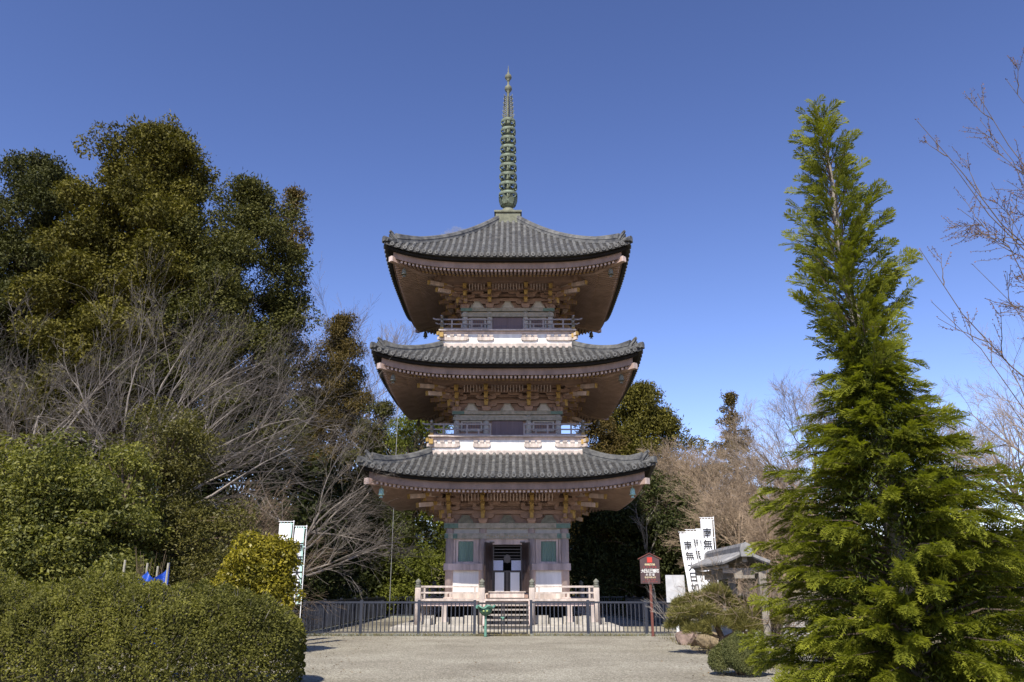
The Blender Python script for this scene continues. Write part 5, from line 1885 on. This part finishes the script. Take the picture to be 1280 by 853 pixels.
for i in range(nb):
    t = (i + rng.random()) / nb
    z = .15 + (CH - .35) * t ** 1.28
    a = i * 2.39996 + rng.normal(0, .3)
    Rr = crown_r(z) * rng.uniform(.70, 1.06)
    if z > 4.4: Rr *= rng.uniform(.45, 1.3) * (1 + .25 * math.sin(2 * a + z * 2.3))
    rise = .2 if z < 4.6 else 1.25
    o = trunk_at(max(.1, z - rise * Rr * .8))
    dirh = np.array([math.cos(a), math.sin(a), 0])
    end = trunk_at(z) + dirh * Rr; end[2] = z + (.0 if z < 5 else .1)
    mid = (o + end) / 2 + np.array([0, 0, .10 * Rr])
    lb.tube([tuple(o), tuple(mid), tuple(end)], [.008 + .010 * Rr, .006 + .004 * Rr, .002], 4, cap=False)
    ns = int((7 + 19 * Rr) * (1.15 if z < 4.5 else .60 if z < 7 else .42))
    for k in range(ns):
        q = (k + rng.random()) / ns
        q = .22 + .80 * q
        p = (1 - q) ** 2 * o + 2 * q * (1 - q) * mid + q * q * end
        side = np.array([-dirh[1], dirh[0], 0]) * (1 if k % 2 else -1)
        d = dirh * (.55 + .5 * q) + side * rng.uniform(.2, 1.0) * (1.25 - q) + np.array([0, 0, rng.normal(-.12 if z < 4.6 else .55, .28)])
        nr = (np.array([0, 0, 1.0]) if z < 4.6 else np.array([0, -.8, .5])) + dirh * .35 + rng.normal(0, .45, 3)
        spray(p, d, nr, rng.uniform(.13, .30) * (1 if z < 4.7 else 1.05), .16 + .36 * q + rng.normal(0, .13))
for z in (8.55, 8.7, 8.8, 8.9):
    spray(trunk_at(z), np.array([rng.normal(0, .5), rng.normal(0, .5), .6]), np.array([0, -1, .4]), .2, .4)
mb.build('trunk', M['weathered_post'], cyp)
lb.build('limbs', M['bark'], cyp)
P, U, N = np.concatenate(Ps), np.concatenate(Us), np.concatenate(Ns)
print('cypress leaflets', len(P))
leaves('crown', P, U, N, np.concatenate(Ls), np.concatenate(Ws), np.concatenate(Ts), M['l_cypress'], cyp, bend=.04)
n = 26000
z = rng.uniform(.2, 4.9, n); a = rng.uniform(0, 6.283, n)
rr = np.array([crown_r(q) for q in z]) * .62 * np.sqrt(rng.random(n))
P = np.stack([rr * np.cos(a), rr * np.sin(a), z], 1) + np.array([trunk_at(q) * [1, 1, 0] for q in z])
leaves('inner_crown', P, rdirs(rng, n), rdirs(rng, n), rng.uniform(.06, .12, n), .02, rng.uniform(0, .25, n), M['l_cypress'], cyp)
mb = MB()
for k in range(5):
    a = k * 1.26
    o = trunk_at(5.02)
    mb.tube([tuple(o), tuple(o + np.array([.2 * math.cos(a), .2 * math.sin(a), .05])), tuple(o + np.array([.42 * math.cos(a), .42 * math.sin(a), -.02 + .05 * (k % 2)]))], [.02, .015, .006], 5)
mb.build('dead_branches', M['rock_tan'], cyp)

# ---- low pine, ball shrub, bare shrubs at the right
rng = np.random.default_rng(131)
X, _ = at(900, 800, 20.6)
pine = empty('garden_pine', (X, 20.6, 0), 'low spreading garden pine with flat needle pads before the tiled shelter', 'pine')
mb = MB()
tp = [(0, 0, -.1), (.05, 0, .35), (-.08, .05, .75), (.1, 0, 1.05), (.05, 0, 1.35)]
mb.tube(tp, [.085, .08, .065, .05, .03], 8)
pads = [(-.85, -.1, .86, .36), (-.45, -.25, .95, .38), (-.95, .1, .60, .30), (-.15, -.35, .66, .36), (.45, -.2, .80, .42), (.95, 0, .88, .42), (1.25, .1, .72, .32), (.2, .2, 1.15, .42), (-.35, .2, 1.2, .36), (.75, .3, 1.05, .4), (-.75, .2, 1.08, .3), (.6, -.4, .58, .3), (0, 0, 1.38, .3), (-.6, -.3, .52, .3)]
for (x, y, z, r_) in pads:
    b0 = min(tp[1:], key=lambda p: abs(p[2] - z + .2))
    mb.tube([b0, ((b0[0] + x) / 2, (b0[1] + y) / 2, (b0[2] + z) / 2 + .04), (x, y, z - .05)], [.035, .025, .012], 5)
mb.build('trunk', M['bark'], pine)
Ps, Us = [], []
for (x, y, z, r_) in pads:
    n = int(6500 * r_)
    a = rng.uniform(0, 6.283, n); q = np.sqrt(rng.random(n)) * r_
    Ps.append(np.stack([x + q * np.cos(a), y + q * np.sin(a) * .8, z + .12 * (1 - (q / r_) ** 2) + rng.normal(0, .05, n)], 1))
    Us.append(norm(np.stack([np.cos(a) * q / r_, np.sin(a) * q / r_, np.full(n, .75)], 1) + rng.normal(0, .45, (n, 3))))
P, U = np.concatenate(Ps), np.concatenate(Us)
leaves('needles', P, U, rdirs(rng, len(P)), rng.uniform(.09, .16, len(P)), .012, rng.random(len(P)), M['l_pine'], pine, bend=.02)


X, _ = at(926, 840, 15.7)
ball = empty('clipped_shrub', (X, 15.7, 0), 'small dome shaped clipped shrub on the gravel near the cypress', 'shrub')
n = 46000
zz = rng.random(n) ** .85
a = rng.uniform(0, 6.283, n)
prof = np.interp(zz, [0, .08, .25, .5, .75, .92, 1], [.50, .60, .64, .52, .32, .13, .02])
bul = 1 + .10 * np.sin(a * 4 + 1 + zz * 4) + .08 * np.sin(a * 7 + zz * 12)
dep = 1 - .35 * rng.random(n) ** 2
gap = (np.sin(a * 3 + 2) + np.sin(a * 5)) * .02
P = np.stack([prof * np.cos(a) * bul * dep, prof * np.sin(a) * bul * dep, .10 + gap * (zz < .3) + .74 * zz + rng.normal(0, .02, n)], 1)
d = norm(np.stack([np.cos(a), np.sin(a), (zz - .25) * 1.6], 1))
nn = norm(d + [0, 0, .3] + rng.normal(size=d.shape) * .5)
leaves('foliage', P, norm(np.cross(nn, rdirs(rng, n)) + d * .6), nn, rng.uniform(.022, .045, n), rng.uniform(.012, .02, n), .5 + .2 * np.sin(a * 5 + zz * 9) + rng.normal(0, .2, n), M['l_shrub'], ball)
mb = MB()
for k in range(26):
    a_ = rng.uniform(0, 6.28); q = rng.uniform(.15, .45)
    mb.tube([(.03 * math.cos(a_), .03 * math.sin(a_), -.05), (q * .5 * math.cos(a_), q * .5 * math.sin(a_), .22), (q * math.cos(a_), q * math.sin(a_), rng.uniform(.35, .7))], [.022, .014, .005], 5)
mb.build('stems', M['bark'], ball)
ball.scale = (.84, .84, .84)

X, _ = at(925, 780, 19.0)
bare(71, X + .75, 20.6, 1.2, 'tan bare shrub with arching twigs over the shelter roof', 'bark_tan',
     spec=[(9, 1.5, (25, 65), .09), (7, .55, (20, 55), .12), (5, .55, (20, 55), .14), (0, 0, (0, 0), .1)], trop=[(-.1, .1, .3), (-.25, 0, .3), (-.15, 0, 0), (0, 0, 0)], r=.06, stems=3, name='bare_shrub', cat='shrub')
X, _ = at(955, 780, 22.5)
bare(72, X + .3, 22.6, 1.0, 'grey brown bare shrub beyond the shelter, low against the board fence', 'bark_far',
     spec=[(14, 1.3, (25, 70), .08), (10, .55, (15, 45), .10), (8, .55, (15, 45), .12), (0, 0, (0, 0), .1)], trop=[(0, 0, .2)] * 4, r=.06, stems=4, name='bare_shrub', cat='shrub')
X, _ = at(868, 720, 26)
bare(73, 5.1, 25.6, 1.3, 'thin bare sapling with pale twigs left of the white prayer flags', 'bark_pale',
     spec=[(4, .8, (20, 45), .1), (3, .6, (15, 45), .12), (3, .55, (15, 45), .12), (0, 0, (0, 0), .1)], trop=[(-.15, 0, .3)] * 4, r=.022, stems=2, name='sapling', cat='sapling', d=(-.3, 0, 1))
# hedge strip at the far right
leafy(74, 17.5, 26, [(x, 0, .7, 1.0, .8, .7) for x in (-4.5, -3, -1.5, 0, 1.5, 3)], 'l_hedge', 'low green hedge far right behind the cypress', 700, .08, name='low_hedge', cat='hedge', trunk_h=.6, trunk_r=.05, sub=16)

# ---- woods beyond, one mass
rng = np.random.default_rng(141)
bl = []
for k in range(430):
    x = rng.uniform(-62, 60); y = rng.uniform(62, 82)
    hgt = 15 if x < -14 else 10 if x < -6 else (8.0 if x < 18 else 4.5)
    z = gz(x, y) + rng.uniform(0, hgt)
    s = rng.uniform(1.4, 2.6)
    bl.append((x, y, z, s, s, s * .85))
P, U, N, L, W, T = blob_leaves(rng, bl, 95, .5, .24, shell=.3, tint_mid=.4)
woods = leaves('woods', P, U, N, L, W, T, M['l_woods'], None)
tag(woods, 'dense brown green woodland massed on the slope behind the pagoda court', 'woods', kind='stuff')
bl = []
for k in range(260):
    x = rng.uniform(-40, -7.6); y = rng.uniform(31, 55)
    if x > -12 and y < 46.8 and x > -7.9: continue
    bl.append((x, y, gz(x, y) + rng.uniform(.3, 2.0), *[rng.uniform(.7, 1.3)] * 3))
for k in range(150):
    x = rng.uniform(-15, -8.6); y = rng.uniform(32.5, 42)
    bl.append((x, y, gz(x, y) + rng.uniform(.3, 5.2), *[rng.uniform(.6, 1.0)] * 3))
for k in range(120):
    x = rng.uniform(-8, 16); y = rng.uniform(48.5, 58)
    bl.append((x, y, gz(x, y) + rng.uniform(.3, 1.8), *[rng.uniform(.8, 1.4)] * 3))
P, U, N, L, W, T = blob_leaves(rng, bl, 120, .26, .12, shell=.3, tint_mid=.3)
tag(leaves('undergrowth', P, U, N, L, W, T, M['l_dark'], None), 'dark undergrowth below the trees left of and behind the court', 'undergrowth', kind='stuff')
# dry grass and leaf litter along the yard edges
n = 9000
ed = rng.integers(0, 3, n)
x = np.where(ed == 0, rng.uniform(4.6, 9, n), np.where(ed == 1, rng.uniform(FXL, FXR, n), rng.uniform(-14, -7, n)))
y = np.where(ed == 0, rng.uniform(15.5, 27, n), np.where(ed == 1, FY + rng.normal(0, .09, n) - .12, rng.uniform(19, 28, n)))
P = np.stack([x, y, np.zeros(n)], 1)
U = norm(rng.normal(0, .5, (n, 3)) * [1, 1, .2] + [0, 0, 1])
tag(leaves('grass', P, U, rdirs(rng, n), rng.uniform(.05, .14, n), .014, rng.random(n), M['l_grass'], None), 'thin dry grass along the gravel edges and fence foot', 'grass', kind='stuff')
n = 4200
P = np.stack([rng.uniform(-9, 9, n), rng.uniform(12, 28, n), np.full(n, .012)], 1)
keep = rng.random(n) < np.clip((np.abs(P[:, 0] - .5) - 2.2) / 5, .04, 1)
P = P[keep]; n = len(P)
tag(leaves('fallen_leaves', P, norm(rng.normal(size=(n, 3)) * [1, 1, .15]), norm(rng.normal(0, .3, (n, 3)) + [0, 0, 1]), rng.uniform(.03, .06, n), .03, rng.random(n), M['l_litter'], None), 'scattered dry leaves on the gravel', 'leaves', kind='stuff')

# one small wisp of cloud, far off and high
X, Z = at(565, 290, 1500)
import bmesh
bm = bmesh.new()
bmesh.ops.create_icosphere(bm, subdivisions=3, radius=1)
for v in bm.verts:
    c = v.co
    k = 1 + .25 * math.sin(c.x * 4 + 1) * math.sin(c.z * 5) + .15 * math.sin(c.y * 7 + c.x * 6)
    v.co = Vector((c.x * 26 * k, c.y * 16 * k, c.z * 7 * k + c.x * 6))
me = bpy.data.meshes.new('cloud'); bm.to_mesh(me); bm.free()
cm = bpy.data.materials.new('thin_cloud'); cm.use_nodes = True
nt = cm.node_tree
nt.nodes.remove(nt.nodes['Principled BSDF'])
pv = nt.nodes.new('ShaderNodeVolumePrincipled')
tc = nt.nodes.new('ShaderNodeTexCoord')
nz = nt.nodes.new('ShaderNodeTexNoise'); nz.inputs['Scale'].default_value = .09; nz.inputs['Detail'].default_value = 4
mr = nt.nodes.new('ShaderNodeMapRange')
mr.inputs['From Min'].default_value = .44; mr.inputs['From Max'].default_value = .75; mr.inputs['To Max'].default_value = .09
nt.links.new(tc.outputs['Object'], nz.inputs['Vector'])
nt.links.new(nz.outputs['Fac'], mr.inputs['Value'])
nt.links.new(mr.outputs['Result'], pv.inputs['Density'])
nt.links.new(pv.outputs['Volume'], nt.nodes['Material Output'].inputs['Volume'])
me.materials.append(cm)
o = link('cloud', me); o.location = (X, 1500, Z)
tag(o, 'small faint wisp of white cloud left of the spire foot', 'cloud', kind='stuff')

# ================================================================== LIGHT, SKY, CAMERA
SUN_EL, SUN_AZ = R(48.3), R(17)      # sun behind the camera, to the left
sd = Vector((-math.sin(SUN_AZ) * math.cos(SUN_EL), -math.cos(SUN_AZ) * math.cos(SUN_EL), math.sin(SUN_EL)))
su = bpy.data.lights.new('sun', 'SUN')
su.energy = 4.9
su.angle = R(.53)
su.color = (1.0, .935, .83)
so = link('sun', su)
so.rotation_euler = sd.to_track_quat('Z', 'Y').to_euler()
w = bpy.data.worlds.new('World')
S.world = w
w.use_nodes = True
nt = w.node_tree
bg = nt.nodes['Background']
sky = nt.nodes.new('ShaderNodeTexSky')
sky.sky_type = 'NISHITA'
sky.sun_disc = False
sky.sun_elevation = SUN_EL
sky.sun_rotation = math.atan2(sd.x, sd.y)
sky.altitude = 100
sky.air_density = 1.0
sky.dust_density = 0.0
sky.ozone_density = 6.0
tint = nt.nodes.new('ShaderNodeMixRGB')
tint.blend_type = 'MULTIPLY'
tint.inputs['Fac'].default_value = 1
tint.inputs['Color2'].default_value = (.1475, .1145, .1115, 1)
nt.links.new(sky.outputs['Color'], tint.inputs['Color1'])
gm = nt.nodes.new('ShaderNodeGamma')
gm.inputs['Gamma'].default_value = 1.35
nt.links.new(tint.outputs['Color'], gm.inputs['Color'])
nt.links.new(gm.outputs['Color'], bg.inputs['Color'])
bg.inputs['Strength'].default_value = 1.52
cam = bpy.data.cameras.new('camera')
cam.sensor_width = 36
cam.lens = FOC / 1280 * 36
cam.clip_end = 5000
co = link('camera', cam)
co.location = (0, 0, EYE)
co.rotation_euler = (math.pi / 2 + TILT, 0, 0)
S.camera = co
S.view_settings.view_transform = 'Standard'
S.view_settings.look = 'None'
S.view_settings.exposure = 0.5
S.view_settings.gamma = 1
S.view_settings.use_curve_mapping = False
S.cycles.max_bounces = 6
S.cycles.diffuse_bounces = 3
S.cycles.transparent_max_bounces = 4

print('faces', sum(len(o.data.polygons) for o in bpy.data.objects if o.type == 'MESH'))
